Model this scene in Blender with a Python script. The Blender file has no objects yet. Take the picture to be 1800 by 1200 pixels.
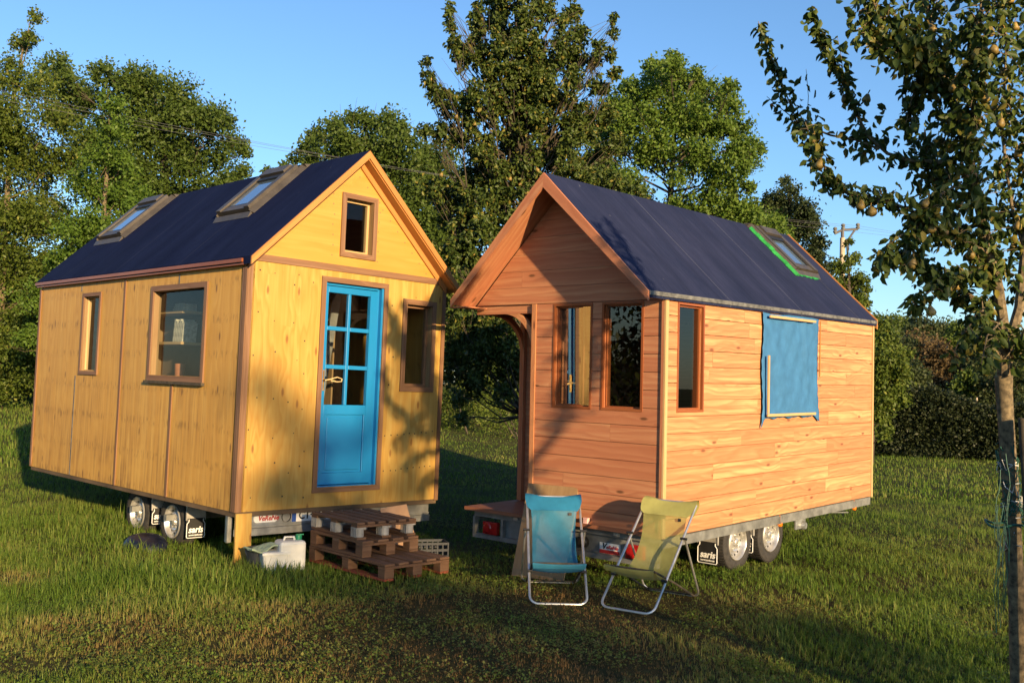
import bpy, math, random
import numpy as np
from mathutils import Matrix, Vector
random.seed(11)
rng = np.random.default_rng(7)
SC = bpy.context.scene
COL = SC.collection
R = math.radians

# ------------------------------------------------------------------ camera
CAM_F, CAM_TILT, CAM_ROLL, CAM_Z = 1738.73, 0.044166, 0.030711, 1.7
_f = np.array([0, math.cos(CAM_TILT), math.sin(CAM_TILT)])
_r0 = np.array([1., 0, 0]); _u0 = np.cross(_r0, _f)
_r = math.cos(CAM_ROLL) * _r0 + math.sin(CAM_ROLL) * _u0
_u = -math.sin(CAM_ROLL) * _r0 + math.cos(CAM_ROLL) * _u0
_C = np.array([0, 0, CAM_Z])
cam_data = bpy.data.cameras.new('camera')
cam_data.sensor_width = 36
cam_data.lens = CAM_F / 1800 * 36
cam_data.clip_start = 0.05
cam_data.clip_end = 3000
cam = bpy.data.objects.new('camera', cam_data)
COL.objects.link(cam)
cam.matrix_world = Matrix(((_r[0], _u[0], -_f[0], 0), (_r[1], _u[1], -_f[1], 0), (_r[2], _u[2], -_f[2], CAM_Z), (0, 0, 0, 1)))
SC.camera = cam

# ------------------------------------------------------------------ light
SUN_EL = R(11.5)
SUN_AZ = np.array([0.462, -0.887])            # horizontal direction towards the sun
SUN_AZ = SUN_AZ / np.linalg.norm(SUN_AZ)
world = bpy.data.worlds.new('World'); SC.world = world; world.use_nodes = True
wn = world.node_tree; bg = wn.nodes['Background']
sky = wn.nodes.new('ShaderNodeTexSky'); sky.sky_type = 'NISHITA'; sky.sun_disc = False
sky.sun_elevation = SUN_EL
sky.sun_rotation = math.atan2(SUN_AZ[0], SUN_AZ[1])
sky.air_density = 1.0; sky.dust_density = 0.35; sky.ozone_density = 4.0
wn.links.new(sky.outputs[0], bg.inputs[0]); bg.inputs[1].default_value = 0.112
sun_data = bpy.data.lights.new('sun', 'SUN'); sun_data.energy = 5.0; sun_data.angle = R(0.8)
sun_data.color = (1.0, 0.71, 0.38)
sun = bpy.data.objects.new('sun', sun_data); COL.objects.link(sun)
_sd = Vector((SUN_AZ[0] * math.cos(SUN_EL), SUN_AZ[1] * math.cos(SUN_EL), math.sin(SUN_EL)))
sun.rotation_euler = _sd.to_track_quat('Z', 'Y').to_euler()
SC.view_settings.view_transform = 'Standard'; SC.view_settings.look = 'None'
SC.view_settings.exposure = 1.12; SC.view_settings.gamma = 1.0
SC.cycles.max_bounces = 6; SC.cycles.transparent_max_bounces = 12
SC.cycles.caustics_reflective = False; SC.cycles.caustics_refractive = False

# ------------------------------------------------------------------ helpers
def ray(px, py):
    return _f + _r * (px - 900) / CAM_F - _u * (py - 600) / CAM_F
def P(px, py, d):
    return _C + ray(px, py) * d
def smooth(a, b, x):
    t = np.clip((np.asarray(x, float) - a) / (b - a), 0, 1); return t * t * (3 - 2 * t)
def gz(x, y):
    """height of the meadow"""
    x = np.asarray(x, float); y = np.asarray(y, float)
    left = 1 - smooth(-4.0, 2.0, x)
    z = 0.026 * np.clip(y - 13, 0, 60) * left + 0.008 * np.clip(y - 34, 0, 60) * (1 - left)
    z = z + 0.03 * np.sin(x * 0.9 + 1.3) * np.sin(y * 0.7) * smooth(11, 20, y)
    z = z + (.016 * np.sin(2.3 * x + 1.1 * y) + .013 * np.sin(3.9 * y - 1.7 * x + 2) + .010 * np.sin(5.3 * x + 2.1 * y + .7)) * (1 - smooth(16, 26, y))
    return z
def tag(o, label=None, cat=None, group=None, kind=None):
    if label: o['label'] = label
    if cat: o['category'] = cat
    if group: o['group'] = group
    if kind: o['kind'] = kind
    return o
def empty(name, label, cat, loc=(0, 0, 0), rz=0, group=None, matrix=None):
    o = bpy.data.objects.new(name, None); COL.objects.link(o)
    o.empty_display_size = 0.2
    if matrix is not None: o.matrix_world = matrix
    else:
        o.location = loc; o.rotation_euler = (0, 0, rz)
    return tag(o, label, cat, group)
def link_mesh(name, me, parent=None):
    o = bpy.data.objects.new(name, me); COL.objects.link(o)
    if parent is not None: o.parent = parent
    return o
def copy_tree(o, parent=None):
    c = o.copy(); COL.objects.link(c)
    if parent is not None: c.parent = parent
    for ch in list(o.children): copy_tree(ch, c)
    return c

class MB:
    """collects faces with uvs (u along the grain, metres), a per-face random and a material slot"""
    def __init__(s):
        s.v = []; s.f = []; s.uv = []; s.rnd = []; s.mi = []
    def face(s, pts, uvs=None, rnd=0.5, mi=0):
        b = len(s.v); s.v += [tuple(map(float, p)) for p in pts]
        s.f.append(list(range(b, b + len(pts))))
        s.uv.append(uvs if uvs is not None else [(0, 0)] * len(pts)); s.rnd.append(rnd); s.mi.append(mi)
        return s
    def hexa(s, c, grain=0, rnd=None, mi=0):
        """8 corners: index = ix + 2*iy + 4*iz"""
        if rnd is None: rnd = random.random()
        c = [Vector(p) for p in c]
        L = [(c[1] - c[0]).length, (c[2] - c[0]).length, (c[4] - c[0]).length]
        off = (rnd * 53.7 % 17, rnd * 91.3 % 11)
        for ax, fs in ((0, ((0, 4, 6, 2), (1, 3, 7, 5))), (1, ((0, 1, 5, 4), (2, 6, 7, 3))), (2, ((0, 2, 3, 1), (4, 5, 7, 6)))):
            oth = [a for a in (0, 1, 2) if a != ax]
            if grain in oth: ua = grain; va = [a for a in oth if a != grain][0]
            else: ua, va = oth
            for f in fs:
                uv = []
                for k in f:
                    bit = (k & 1, (k >> 1) & 1, (k >> 2) & 1)
                    uv.append((bit[ua] * L[ua] + off[0], bit[va] * L[va] + off[1] + ax * .37))
                s.face([c[k] for k in f], uv, rnd, mi)
        return s
    def box(s, x0, x1, y0, y1, z0, z1, grain=None, rnd=None, mi=0):
        if grain is None: grain = max(range(3), key=lambda a: (x1 - x0, y1 - y0, z1 - z0)[a])
        return s.hexa([(x, y, z) for z in (z0, z1) for y in (y0, y1) for x in (x0, x1)], grain, rnd, mi)
    def bar(s, a, b, w, h, up=(0, 0, 1), rnd=None, mi=0):
        a, b = Vector(a), Vector(b); d = (b - a).normalized(); up = Vector(up)
        sd = d.cross(up).normalized() * w / 2; u2 = sd.cross(d).normalized() * h / 2
        return s.hexa([a - sd - u2, b - sd - u2, a + sd - u2, b + sd - u2, a - sd + u2, b - sd + u2, a + sd + u2, b + sd + u2], 0, rnd, mi)
    def prism(s, poly, d, mi=0, rnd=None, grain=None):
        """poly: 3-D points of one planar face; d: extrusion vector"""
        if rnd is None: rnd = random.random()
        poly = [Vector(p) for p in poly]; d = Vector(d)
        g = Vector(grain) if grain is not None else (poly[1] - poly[0])
        g = g.normalized(); n = d.normalized(); w = n.cross(g)
        off = (rnd * 53.7 % 17, rnd * 91.3 % 11)
        uv = [(p.dot(g) + off[0], p.dot(w) + off[1]) for p in poly]
        nn = Vector((0, 0, 0))
        for i in range(len(poly)): nn += poly[i].cross(poly[(i + 1) % len(poly)])
        flip = nn.dot(d) > 0
        A = list(range(len(poly)))
        if flip: A = A[::-1]
        s.face([poly[i] for i in A], [uv[i] for i in A], rnd, mi)
        s.face([poly[i] + d for i in A[::-1]], [uv[i] for i in A[::-1]], rnd, mi)
        L = d.length
        for i in range(len(poly)):
            j = (i + 1) % len(poly); e = (poly[j] - poly[i]).length
            q = [poly[i], poly[j], poly[j] + d, poly[i] + d]; u4 = [(off[0], off[1]), (off[0] + e, off[1]), (off[0] + e, off[1] + L), (off[0], off[1] + L)]
            if flip: s.face(q, u4, rnd, mi)
            else: s.face(q[::-1], u4[::-1], rnd, mi)
        return s
    def tube(s, pts, r, n=8, mi=0, caps=True, rnd=0.5):
        pts = [Vector(p) for p in pts]
        rs = r if isinstance(r, (list, tuple)) else [r] * len(pts)
        b0 = len(s.v); t0 = (pts[1] - pts[0]).normalized()
        nrm = t0.orthogonal().normalized(); dist = 0; rings = []
        for i, p in enumerate(pts):
            if i == 0: t = t0
            elif i == len(pts) - 1: t = (pts[i] - pts[i - 1]).normalized()
            else: t = ((pts[i + 1] - p).normalized() + (p - pts[i - 1]).normalized()).normalized()
            if i: dist += (p - pts[i - 1]).length
            nrm = (nrm - t * nrm.dot(t)).normalized(); bi = t.cross(nrm)
            rings.append((dist, [p + (nrm * math.cos(2 * math.pi * k / n) + bi * math.sin(2 * math.pi * k / n)) * rs[i] for k in range(n)]))
        for d, ring in rings: s.v += [tuple(q) for q in ring]
        for i in range(len(pts) - 1):
            for k in range(n):
                k2 = (k + 1) % n; a = b0 + i * n
                s.f.append([a + k, a + k2, a + n + k2, a + n + k])
                c = 2 * math.pi * max(rs[i], .001)
                s.uv.append([(rings[i][0], c * k / n), (rings[i][0], c * (k + 1) / n), (rings[i + 1][0], c * (k + 1) / n), (rings[i + 1][0], c * k / n)])
                s.rnd.append(rnd); s.mi.append(mi)
        if caps:
            for a, rev in ((b0, True), (b0 + (len(pts) - 1) * n, False)):
                idx = list(range(a, a + n)); idx = idx[::-1] if rev else idx
                s.f.append(idx); s.uv.append([(0, 0)] * n); s.rnd.append(rnd); s.mi.append(mi)
        return s
    def lathe(s, prof, origin=(0, 0, 0), axis=(0, 0, 1), n=24, mi=0):
        """prof: list of (radius, height along axis)"""
        ax = Vector(axis).normalized(); e1 = ax.orthogonal().normalized(); e2 = ax.cross(e1); o = Vector(origin); b = len(s.v)
        for r, h in prof:
            for k in range(n):
                a = 2 * math.pi * k / n
                s.v.append(tuple(o + ax * h + (e1 * math.cos(a) + e2 * math.sin(a)) * r))
        for i in range(len(prof) - 1):
            for k in range(n):
                k2 = (k + 1) % n
                s.f.append([b + i * n + k, b + i * n + k2, b + (i + 1) * n + k2, b + (i + 1) * n + k])
                s.uv.append([(k / n, i), ((k + 1) / n, i), ((k + 1) / n, i + 1), (k / n, i + 1)]); s.rnd.append(.5); s.mi.append(mi)
        return s
    def disc(s, c, n_, r, k=10, mi=0):
        n_ = Vector(n_).normalized(); e1 = n_.orthogonal().normalized(); e2 = n_.cross(e1); c = Vector(c)
        s.face([c + (e1 * math.cos(2 * math.pi * i / k) + e2 * math.sin(2 * math.pi * i / k)) * r for i in range(k)], None, .5, mi)
        return s
    def build(s, name, mats, parent=None, smooth_=False, bevel=0):
        me = bpy.data.meshes.new(name); me.from_pydata(s.v, [], s.f)
        if not isinstance(mats, (list, tuple)): mats = [mats]
        for m in mats: me.materials.append(m)
        uvl = me.uv_layers.new(name='UVMap')
        uvl.data.foreach_set('uv', [c for f in s.uv for p in f for c in p])
        at = me.attributes.new('rnd', 'FLOAT', 'FACE'); at.data.foreach_set('value', s.rnd)
        me.polygons.foreach_set('material_index', s.mi)
        if smooth_: me.polygons.foreach_set('use_smooth', [True] * len(s.f))
        me.update()
        o = link_mesh(name, me, parent)
        if smooth_:
            md = o.modifiers.new('edge', 'EDGE_SPLIT'); md.split_angle = R(40)
        if bevel:
            w = o.modifiers.new('weld', 'WELD'); w.merge_threshold = 1e-4
            b = o.modifiers.new('bevel', 'BEVEL'); b.width = bevel; b.segments = 2; b.limit_method = 'ANGLE'; b.angle_limit = R(35)
        return o

def np_mesh(name, V, tris_or_quads, mat, parent=None, attr=None):
    """V (n,3); list of (m,k) index arrays with the same k or mixed"""
    me = bpy.data.meshes.new(name)
    me.vertices.add(len(V)); me.vertices.foreach_set('co', np.asarray(V, np.float32).ravel())
    loops = np.concatenate([a.ravel() for a in tris_or_quads]).astype(np.int32)
    tot = np.concatenate([np.full(len(a), a.shape[1]) for a in tris_or_quads]).astype(np.int32)
    st = np.concatenate([[0], np.cumsum(tot)[:-1]]).astype(np.int32)
    me.loops.add(len(loops)); me.loops.foreach_set('vertex_index', loops)
    me.polygons.add(len(tot)); me.polygons.foreach_set('loop_start', st)
    me.update(calc_edges=True)
    if attr is not None:
        for k, val in attr.items():
            a = me.attributes.new(k, 'FLOAT', 'POINT'); a.data.foreach_set('value', np.asarray(val, np.float32))
    me.materials.append(mat)
    return link_mesh(name, me, parent)

def clip_poly(poly, hull):
    """Sutherland-Hodgman, 2-D, hull counter-clockwise"""
    out = poly
    for i in range(len(hull)):
        a, b = hull[i], hull[(i + 1) % len(hull)]; res = []
        ins = lambda p: (b[0] - a[0]) * (p[1] - a[1]) - (b[1] - a[1]) * (p[0] - a[0]) >= -1e-9
        for k in range(len(out)):
            p, q = out[k], out[(k + 1) % len(out)]
            if ins(p): res.append(p)
            if ins(p) != ins(q):
                d1 = (b[0] - a[0]) * (p[1] - a[1]) - (b[1] - a[1]) * (p[0] - a[0])
                d2 = (b[0] - a[0]) * (q[1] - a[1]) - (b[1] - a[1]) * (q[0] - a[0])
                t = d1 / (d1 - d2); res.append((p[0] + (q[0] - p[0]) * t, p[1] + (q[1] - p[1]) * t))
        out = res
        if not out: return []
    return out
def wall(mb, hull, holes, to3, thick, grain='v', mi=0, mi_in=None, rnd=.5, panels=None, through=True):
    """panel with rectangular holes. hull ccw 2-D; to3(u,v,depth) -> point, depth 0 = outer face"""
    us = sorted(set([min(p[0] for p in hull), max(p[0] for p in hull)] + [h[0] for h in holes] + [h[1] for h in holes] + (panels or [])))
    vs = sorted(set([min(p[1] for p in hull), max(p[1] for p in hull)] + [h[2] for h in holes] + [h[3] for h in holes]))
    if mi_in is None: mi_in = mi
    c0 = (us[0], vs[0])
    uvf = (lambda u, v, k: (v + k * 3.1, u + k * 1.7)) if grain == 'v' else (lambda u, v, k: (u + k * 3.1, v + k * 1.7))
    for i in range(len(us) - 1):
        for j in range(len(vs) - 1):
            cu, cv = (us[i] + us[i + 1]) / 2, (vs[j] + vs[j + 1]) / 2
            if any(h[0] < cu < h[1] and h[2] < cv < h[3] for h in holes): continue
            c = clip_poly([(us[i], vs[j]), (us[i + 1], vs[j]), (us[i + 1], vs[j + 1]), (us[i], vs[j + 1])], hull)
            if len(c) < 3: continue
            k = sum(1 for p in (panels or []) if p < cu)
            r_ = (rnd + k * .37) % 1
            mb.face([to3(u, v, 0) for u, v in c], [uvf(u, v, k) for u, v in c], r_, mi)
            if thick: mb.face([to3(u, v, thick) for u, v in c[::-1]], [uvf(u, v, k + 5) for u, v in c[::-1]], r_, mi_in)
    def strip(a, b, inner):
        q = [to3(*a, 0), to3(*b, 0), to3(*b, thick), to3(*a, thick)]
        L = math.dist(a, b)
        mb.face(q, [(0, 0), (L, 0), (L, thick), (0, thick)], rnd, mi_in if inner else mi)
    if thick:
        for h in holes:
            q = [(h[0], h[2]), (h[1], h[2]), (h[1], h[3]), (h[0], h[3])]
            for i in range(4): strip(q[i], q[(i + 1) % 4], True)
        for i in range(len(hull)): strip(hull[(i + 1) % len(hull)], hull[i], False)
def frame_rect(mb, to3, u0, u1, v0, v1, w, d0, d1, mi=0):
    """four mitred trim pieces round a rectangle (outer size), from depth d0 (outside, negative) to d1"""
    O = [(u0, v0), (u1, v0), (u1, v1), (u0, v1)]; I = [(u0 + w, v0 + w), (u1 - w, v0 + w), (u1 - w, v1 - w), (u0 + w, v1 - w)]
    for i in range(4):
        j = (i + 1) % 4; q = [O[i], O[j], I[j], I[i]]
        n = Vector(to3(*q[0], d1)) - Vector(to3(*q[0], d0))
        mb.prism([to3(*p, d0) for p in q], n, mi)
def text_mesh(name, body, size, mat, parent, matrix, shear=0, bold=0, depth=.0015, align='CENTER', sx=1.0):
    cu = bpy.data.curves.new(name, 'FONT'); cu.body = body; cu.size = size; cu.shear = shear; cu.offset = bold
    cu.align_x = align; cu.align_y = 'CENTER'; cu.extrude = depth; cu.resolution_u = 3
    tmp = bpy.data.objects.new('tmp_text', cu); COL.objects.link(tmp)
    dg = bpy.context.evaluated_depsgraph_get(); me = bpy.data.meshes.new_from_object(tmp.evaluated_get(dg))
    bpy.data.objects.remove(tmp); bpy.data.curves.remove(cu)
    me.name = name; me.transform(Matrix.Diagonal((sx, 1, 1, 1))); me.transform(matrix)
    me.materials.clear(); me.materials.append(mat)
    return link_mesh(name, me, parent)
def text_frame(o, xdir, ydir):
    x = Vector(xdir).normalized(); y = Vector(ydir).normalized(); z = x.cross(y)
    return Matrix(((x[0], y[0], z[0], o[0]), (x[1], y[1], z[1], o[1]), (x[2], y[2], z[2], o[2]), (0, 0, 0, 1)))
# ------------------------------------------------------------------ materials
class NT:
    def __init__(s, name):
        s.m = bpy.data.materials.new(name); s.m.use_nodes = True; s.t = s.m.node_tree
        s.b = s.t.nodes['Principled BSDF']; s.out = s.t.nodes['Material Output']
    def n(s, typ, ins=None, **kw):
        nd = s.t.nodes.new('ShaderNode' + typ)
        for k, v in kw.items(): setattr(nd, k, v)
        for k, v in (ins or {}).items():
            if hasattr(v, 'is_output'): s.t.links.new(v, nd.inputs[k])
            else: nd.inputs[k].default_value = v
        return nd
    def math(s, op, a, b=None, c=None, clamp=False):
        d = {0: a}
        if b is not None: d[1] = b
        if c is not None: d[2] = c
        nd = s.n('Math', d, operation=op); nd.use_clamp = clamp
        return nd.outputs[0]
    def mix(s, f, a, b, blend='MIX'):
        nd = s.n('Mix', data_type='RGBA', blend_type=blend)
        for i, v in ((0, f), (6, a), (7, b)):
            if hasattr(v, 'is_output'): s.t.links.new(v, nd.inputs[i])
            else: nd.inputs[i].default_value = v if i == 0 else (tuple(v) + (1,))[:4]
        return nd.outputs[2]
    def ramp(s, f, stops, interp='LINEAR'):
        nd = s.n('ValToRGB', {0: f}); cr = nd.color_ramp; cr.interpolation = interp
        while len(cr.elements) < len(stops): cr.elements.new(0.5)
        for e, (p, c) in zip(cr.elements, stops):
            e.position = p; e.color = (tuple(c) + (1,))[:4] if not isinstance(c, (int, float)) else (c, c, c, 1)
        return nd.outputs[0]
    def sep(s, v):
        nd = s.n('SeparateXYZ', {0: v}); return nd.outputs
    def comb(s, x, y, z=0.0):
        return s.n('CombineXYZ', {0: x, 1: y, 2: z}).outputs[0]
    def noise(s, v, scale=1.0, detail=2.0, rough=.5, dist=0.0):
        return s.n('TexNoise', {'Vector': v, 'Scale': scale, 'Detail': detail, 'Roughness': rough, 'Distortion': dist}).outputs[0]
    def set(s, **kw):
        for k, v in kw.items():
            k = {'color': 'Base Color', 'rough': 'Roughness', 'metal': 'Metallic', 'spec': 'Specular IOR Level', 'normal': 'Normal', 'coat': 'Coat Weight'}[k]
            if hasattr(v, 'is_output'): s.t.links.new(v, s.b.inputs[k])
            else: s.b.inputs[k].default_value = (tuple(v) + (1,))[:4] if isinstance(v, (tuple, list)) else v
        return s
    def bump(s, h, strength=.3, dist=.005):
        return s.n('Bump', {'Height': h, 'Strength': strength, 'Distance': dist}).outputs[0]

def simple(name, color, rough=.5, metal=0, var=.12, scale=6., bump=0.1, spec=.5):
    t = NT(name); o = t.n('TexCoord').outputs['Object']
    nz = t.noise(o, scale, 5, .6)
    dark = tuple(c * (1 - var * 1.6) for c in color); lite = tuple(min(1, c * (1 + var * 1.2)) for c in color)
    t.set(color=t.ramp(nz, [(.3, dark), (.7, lite)]), rough=t.math('ADD', t.math('MULTIPLY', nz, .25), max(0, rough - .12)), metal=metal, spec=spec)
    if bump: t.set(normal=t.bump(t.noise(o, scale * 12, 3), bump, .002))
    return t.m

def wood(name, base, dark, sap, ring=9., warp=5., knots=1.0, rough=.55, fibre=.5, streak=None, kcol=(.10, .045, .02)):
    """u along the grain, v across"""
    base, dark, sap = [tuple(c * .78 for c in q) for q in (base, dark, sap)]
    t = NT(name); uv = t.n('UVMap').outputs[0]; x, y, z = t.sep(uv)
    rnd = t.n('Attribute', attribute_name='rnd').outputs['Fac']
    rz = t.math('MULTIPLY', rnd, 37.)
    # knots
    kv = t.comb(t.math('MULTIPLY', x, 1.9), t.math('MULTIPLY', y, 5.5), rz)
    vo = t.n('TexVoronoi', {'Vector': kv, 'Scale': 1.0, 'Randomness': 1.0}, voronoi_dimensions='2D'); kd = vo.outputs['Distance']
    keep = t.math('GREATER_THAN', t.sep(vo.outputs['Color'])[0], 1 - .42 * knots)
    ripple = t.math('MULTIPLY', t.math('MULTIPLY', t.ramp(kd, [(0.0, 1.), (.45, 0.)]), keep), 1.1)
    low = t.noise(t.comb(t.math('MULTIPLY', x, .42), t.math('MULTIPLY', y, 2.6), rz), 1.5, 3, .55)
    d = t.math('ADD', t.math('MULTIPLY', y, ring), t.math('MULTIPLY', low, warp))
    d = t.math('ADD', d, ripple)
    saw = t.math('FRACT', d)
    ringv = t.ramp(saw, [(0., 0.), (.72, 1.), (.9, .35), (1., 0.)])
    tone = t.noise(t.comb(t.math('MULTIPLY', x, .26), t.math('MULTIPLY', y, 13.), rz), 1.6, 4, .62)
    fib = t.noise(t.comb(t.math('MULTIPLY', x, 5.), t.math('MULTIPLY', y, 190.), rz), 1., 3, .6)
    col = t.mix(t.ramp(t.math('ADD', tone, t.math('MULTIPLY', t.math('SUBTRACT', rnd, .5), .15)), [(.45, 0.), (.67, 1.)]), base, sap)
    col = t.mix(t.math('MULTIPLY', ringv, .55), col, dark)
    col = t.mix(t.math('MULTIPLY', t.math('SUBTRACT', fib, .35, clamp=True), fibre), col, tuple(c * .55 for c in dark))
    kn = t.math('MULTIPLY', t.ramp(kd, [(.045, 1.), (.10, 0.)]), keep)
    col = t.mix(t.math('MULTIPLY', kn, .85), col, kcol)
    if streak:
        ob = t.n('TexCoord').outputs['Object']; ox, oy, oz = t.sep(ob)
        hv = t.math('ADD', ox, oy)
        s1 = t.noise(t.comb(t.math('MULTIPLY', hv, 26.), t.math('MULTIPLY', oz, .9)), 1., 4, .65)
        patch = t.noise(t.comb(t.math('MULTIPLY', hv, 1.1), t.math('MULTIPLY', oz, 1.6)), 1.3, 3, .6)
        zlo = t.n('MapRange', {0: oz, 1: 2.3, 2: .6, 3: .15, 4: 1.}).outputs[0]
        a = t.math('MULTIPLY', t.ramp(s1, [(.43, 0.), (.62, 1.)]), t.math('MULTIPLY', t.ramp(patch, [(.34, 0.), (.56, 1.)]), zlo))
        col = t.mix(t.math('MULTIPLY', a, streak), col, (.21, .10, .03))
        # rows of weathered specks in the veneer
        rowf = t.math('FRACT', t.math('MULTIPLY', oz, 2.9))
        row = t.ramp(t.math('ABSOLUTE', t.math('SUBTRACT', rowf, .5)), [(.05, 1.), (.16, 0.)])
        s2 = t.noise(t.comb(t.math('MULTIPLY', hv, 30.), t.math('MULTIPLY', oz, 7.)), 1., 2, .5)
        col = t.mix(t.math('MULTIPLY', t.math('MULTIPLY', row, t.ramp(s2, [(.52, 0.), (.62, 1.)])), .6 * streak), col, (.12, .06, .02))
        gen = t.noise(t.comb(t.math('MULTIPLY', hv, .8), t.math('MULTIPLY', oz, .8)), 1.2, 3, .6)
        col = t.mix(t.math('MULTIPLY', t.ramp(gen, [(.4, 0.), (.7, 1.)]), .22), col, (.36, .19, .05))
    t.set(color=col, rough=rough, spec=.3, normal=t.bump(t.math('ADD', t.math('MULTIPLY', ringv, .5), fib), .25, .0015))
    return t.m

M = {}
M['ply_front'] = wood('yellow_plywood', (.56, .348, .088), (.46, .225, .042), (.60, .42, .125), ring=5., warp=9., knots=.8, fibre=.3, rough=.42, kcol=(.2, .09, .03))  # yellow plywood tone of the front wall and the plank
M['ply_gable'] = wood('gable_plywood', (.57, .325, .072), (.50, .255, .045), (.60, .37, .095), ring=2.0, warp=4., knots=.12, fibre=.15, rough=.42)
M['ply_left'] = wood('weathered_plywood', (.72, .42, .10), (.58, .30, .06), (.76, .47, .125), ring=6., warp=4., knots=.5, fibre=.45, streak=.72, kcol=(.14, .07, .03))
M['ply_in'] = wood('inner_plywood', (.32, .21, .10), (.25, .15, .07), (.36, .25, .13), ring=4, warp=5, knots=.3)
M['trim'] = wood('brown_batten', (.27, .145, .075), (.17, .085, .045), (.33, .19, .11), ring=14, warp=4, knots=.3)
M['rake'] = wood('orange_board', (.55, .25, .07), (.45, .18, .05), (.6, .3, .09), ring=10, warp=3, knots=.2)
M['larch'] = wood('larch_boards', (.57, .265, .125), (.45, .165, .07), (.76, .46, .22), ring=17., warp=7., knots=1.0, fibre=.25, kcol=(.16, .06, .03))
M['larch_shade'] = wood('larch_boards_shaded', (.54, .225, .115), (.41, .14, .07), (.62, .31, .16), ring=15., warp=5.0, knots=.6, fibre=.3)  # same wood as the larch boards, with shade put into a darker colour
M['pale_wood'] = wood('pale_batten', (.62, .42, .20), (.52, .32, .13), (.68, .49, .26), ring=14, warp=3, knots=.1)
M['window_red'] = wood('stained_frame', (.33, .10, .035), (.22, .06, .02), (.38, .13, .05), ring=16, warp=3, knots=0, rough=.35)
M['pallet'] = wood('pallet_wood', (.19, .105, .06), (.12, .06, .033), (.26, .155, .095), ring=9, warp=4, knots=.8, fibre=.7, rough=.8)  # wood darkened: part of the shade on the stack is in the colour
M['pallet_red'] = wood('red_pallet_wood', (.30, .07, .035), (.2, .045, .02), (.34, .1, .05), ring=9, warp=4, knots=.6, fibre=.7, rough=.8)
M['deck'] = wood('deck_board', (.33, .135, .075), (.24, .08, .045), (.38, .18, .10), ring=9, warp=4, knots=.4, rough=.5)
M['steel'] = simple('galvanised_steel', (.42, .43, .42), .45, .75, .2, 9, .15)
M['steel_dull'] = simple('dull_galvanised_steel', (.20, .205, .195), .6, .35, .25, 7, .15)
M['guard'] = simple('grey_plastic_guard', (.30, .29, .27), .6, 0, .15, 8, .1)
M['alu'] = simple('brushed_aluminium', (.62, .61, .58), .35, .8, .1, 10, .05)
M['rubber'] = simple('tyre_rubber', (.028, .026, .024), .85, 0, .3, 20, .3)
M['flap'] = simple('black_flap_rubber', (.013, .013, .014), .6, 0, .2, 10, .1)
M['white'] = simple('white_print', (.78, .78, .76), .5, 0, .05, 10, 0)
M['rim'] = simple('silver_rim', (.60, .59, .56), .33, .7, .1, 14, .05)
M['redlens'] = simple('red_lamp_lens', (.35, .012, .012), .2, 0, .15, 30, .1)
M['orangelens'] = simple('orange_lamp_lens', (.75, .19, .01), .2, 0, .15, 40, .1)
M['black'] = simple('black_plastic', (.014, .014, .015), .45, 0, .2, 10, .1)
M['red_print'] = simple('red_print', (.45, .03, .025), .5, 0, .05, 10, 0)
M['blue_print'] = simple('blue_print', (.02, .07, .3), .5, 0, .05, 10, 0)
M['brass'] = simple('brass', (.55, .36, .12), .35, .8, .15, 20, .05)
M['cord'] = simple('cord', (.62, .47, .24), .8, 0, .1, 40, .1)
M['flash'] = simple('skylight_flashing', (.085, .075, .065), .5, .35, .15, 8, .08)
M['tape'] = simple('green_membrane', (.02, .27, .05), .55, 0, .2, 12, .15)
M['drip'] = simple('grey_drip_strip', (.13, .135, .135), .7, .2, .35, 14, .2)
M['interior'] = simple('dark_interior', (.10, .065, .035), .8, 0, .3, 2, 0)
M['bark'] = simple('bark', (.15, .115, .065), .9, 0, .5, 38, 1.0)
M['bark_dark'] = simple('dark_bark', (.06, .048, .032), .9, 0, .4, 16, .8)
M['concrete_pole'] = simple('pale_pole', (.40, .33, .24), .8, 0, .2, 3, .1)
M['wire'] = simple('wire', (.12, .12, .13), .5, .3, .1, 3, 0)
M['net'] = simple('green_net_cord', (.01, .085, .06), .6, 0, .3, 30, 0)
M['white_wire'] = simple('pale_wire', (.5, .5, .48), .5, .3, .1, 30, 0)
M['card'] = simple('brown_cardboard', (.44, .27, .16), .8, 0, .12, 4, .1)
M['can'] = simple('milky_plastic', (.60, .60, .56), .4, 0, .12, 5, .1)
M['green_plastic'] = simple('green_cap', (.01, .20, .09), .4, 0, .1, 20, 0)
M['sheet'] = simple('pale_green_sheet', (.27, .34, .22), .7, 0, .25, 7, .3)
M['crate'] = simple('shaded_crate_plastic', (.022, .027, .036), .6, 0, .2, 8, 0)  # grey darkened so the colour carries the shade the crate stands in
M['books'] = simple('book_cover_pale', (.42, .40, .33), .6, 0, .3, 25, 0)
M['book_red'] = simple('book_cover_brown', (.25, .10, .05), .6, 0, .3, 25, 0)
M['pink'] = simple('pink_white_card', (.75, .45, .42), .5, 0, .25, 30, 0)
M['blue_dark'] = simple('dark_blue_plastic', (.007, .010, .025), .4, 0, .3, 10, 0)
M['pot'] = simple('terracotta_pot', (.32, .12, .05), .7, 0, .15, 12, .1)
M['pear'] = simple('pear_skin', (.23, .16, .04), .55, 0, .5, 30, .05)

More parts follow.
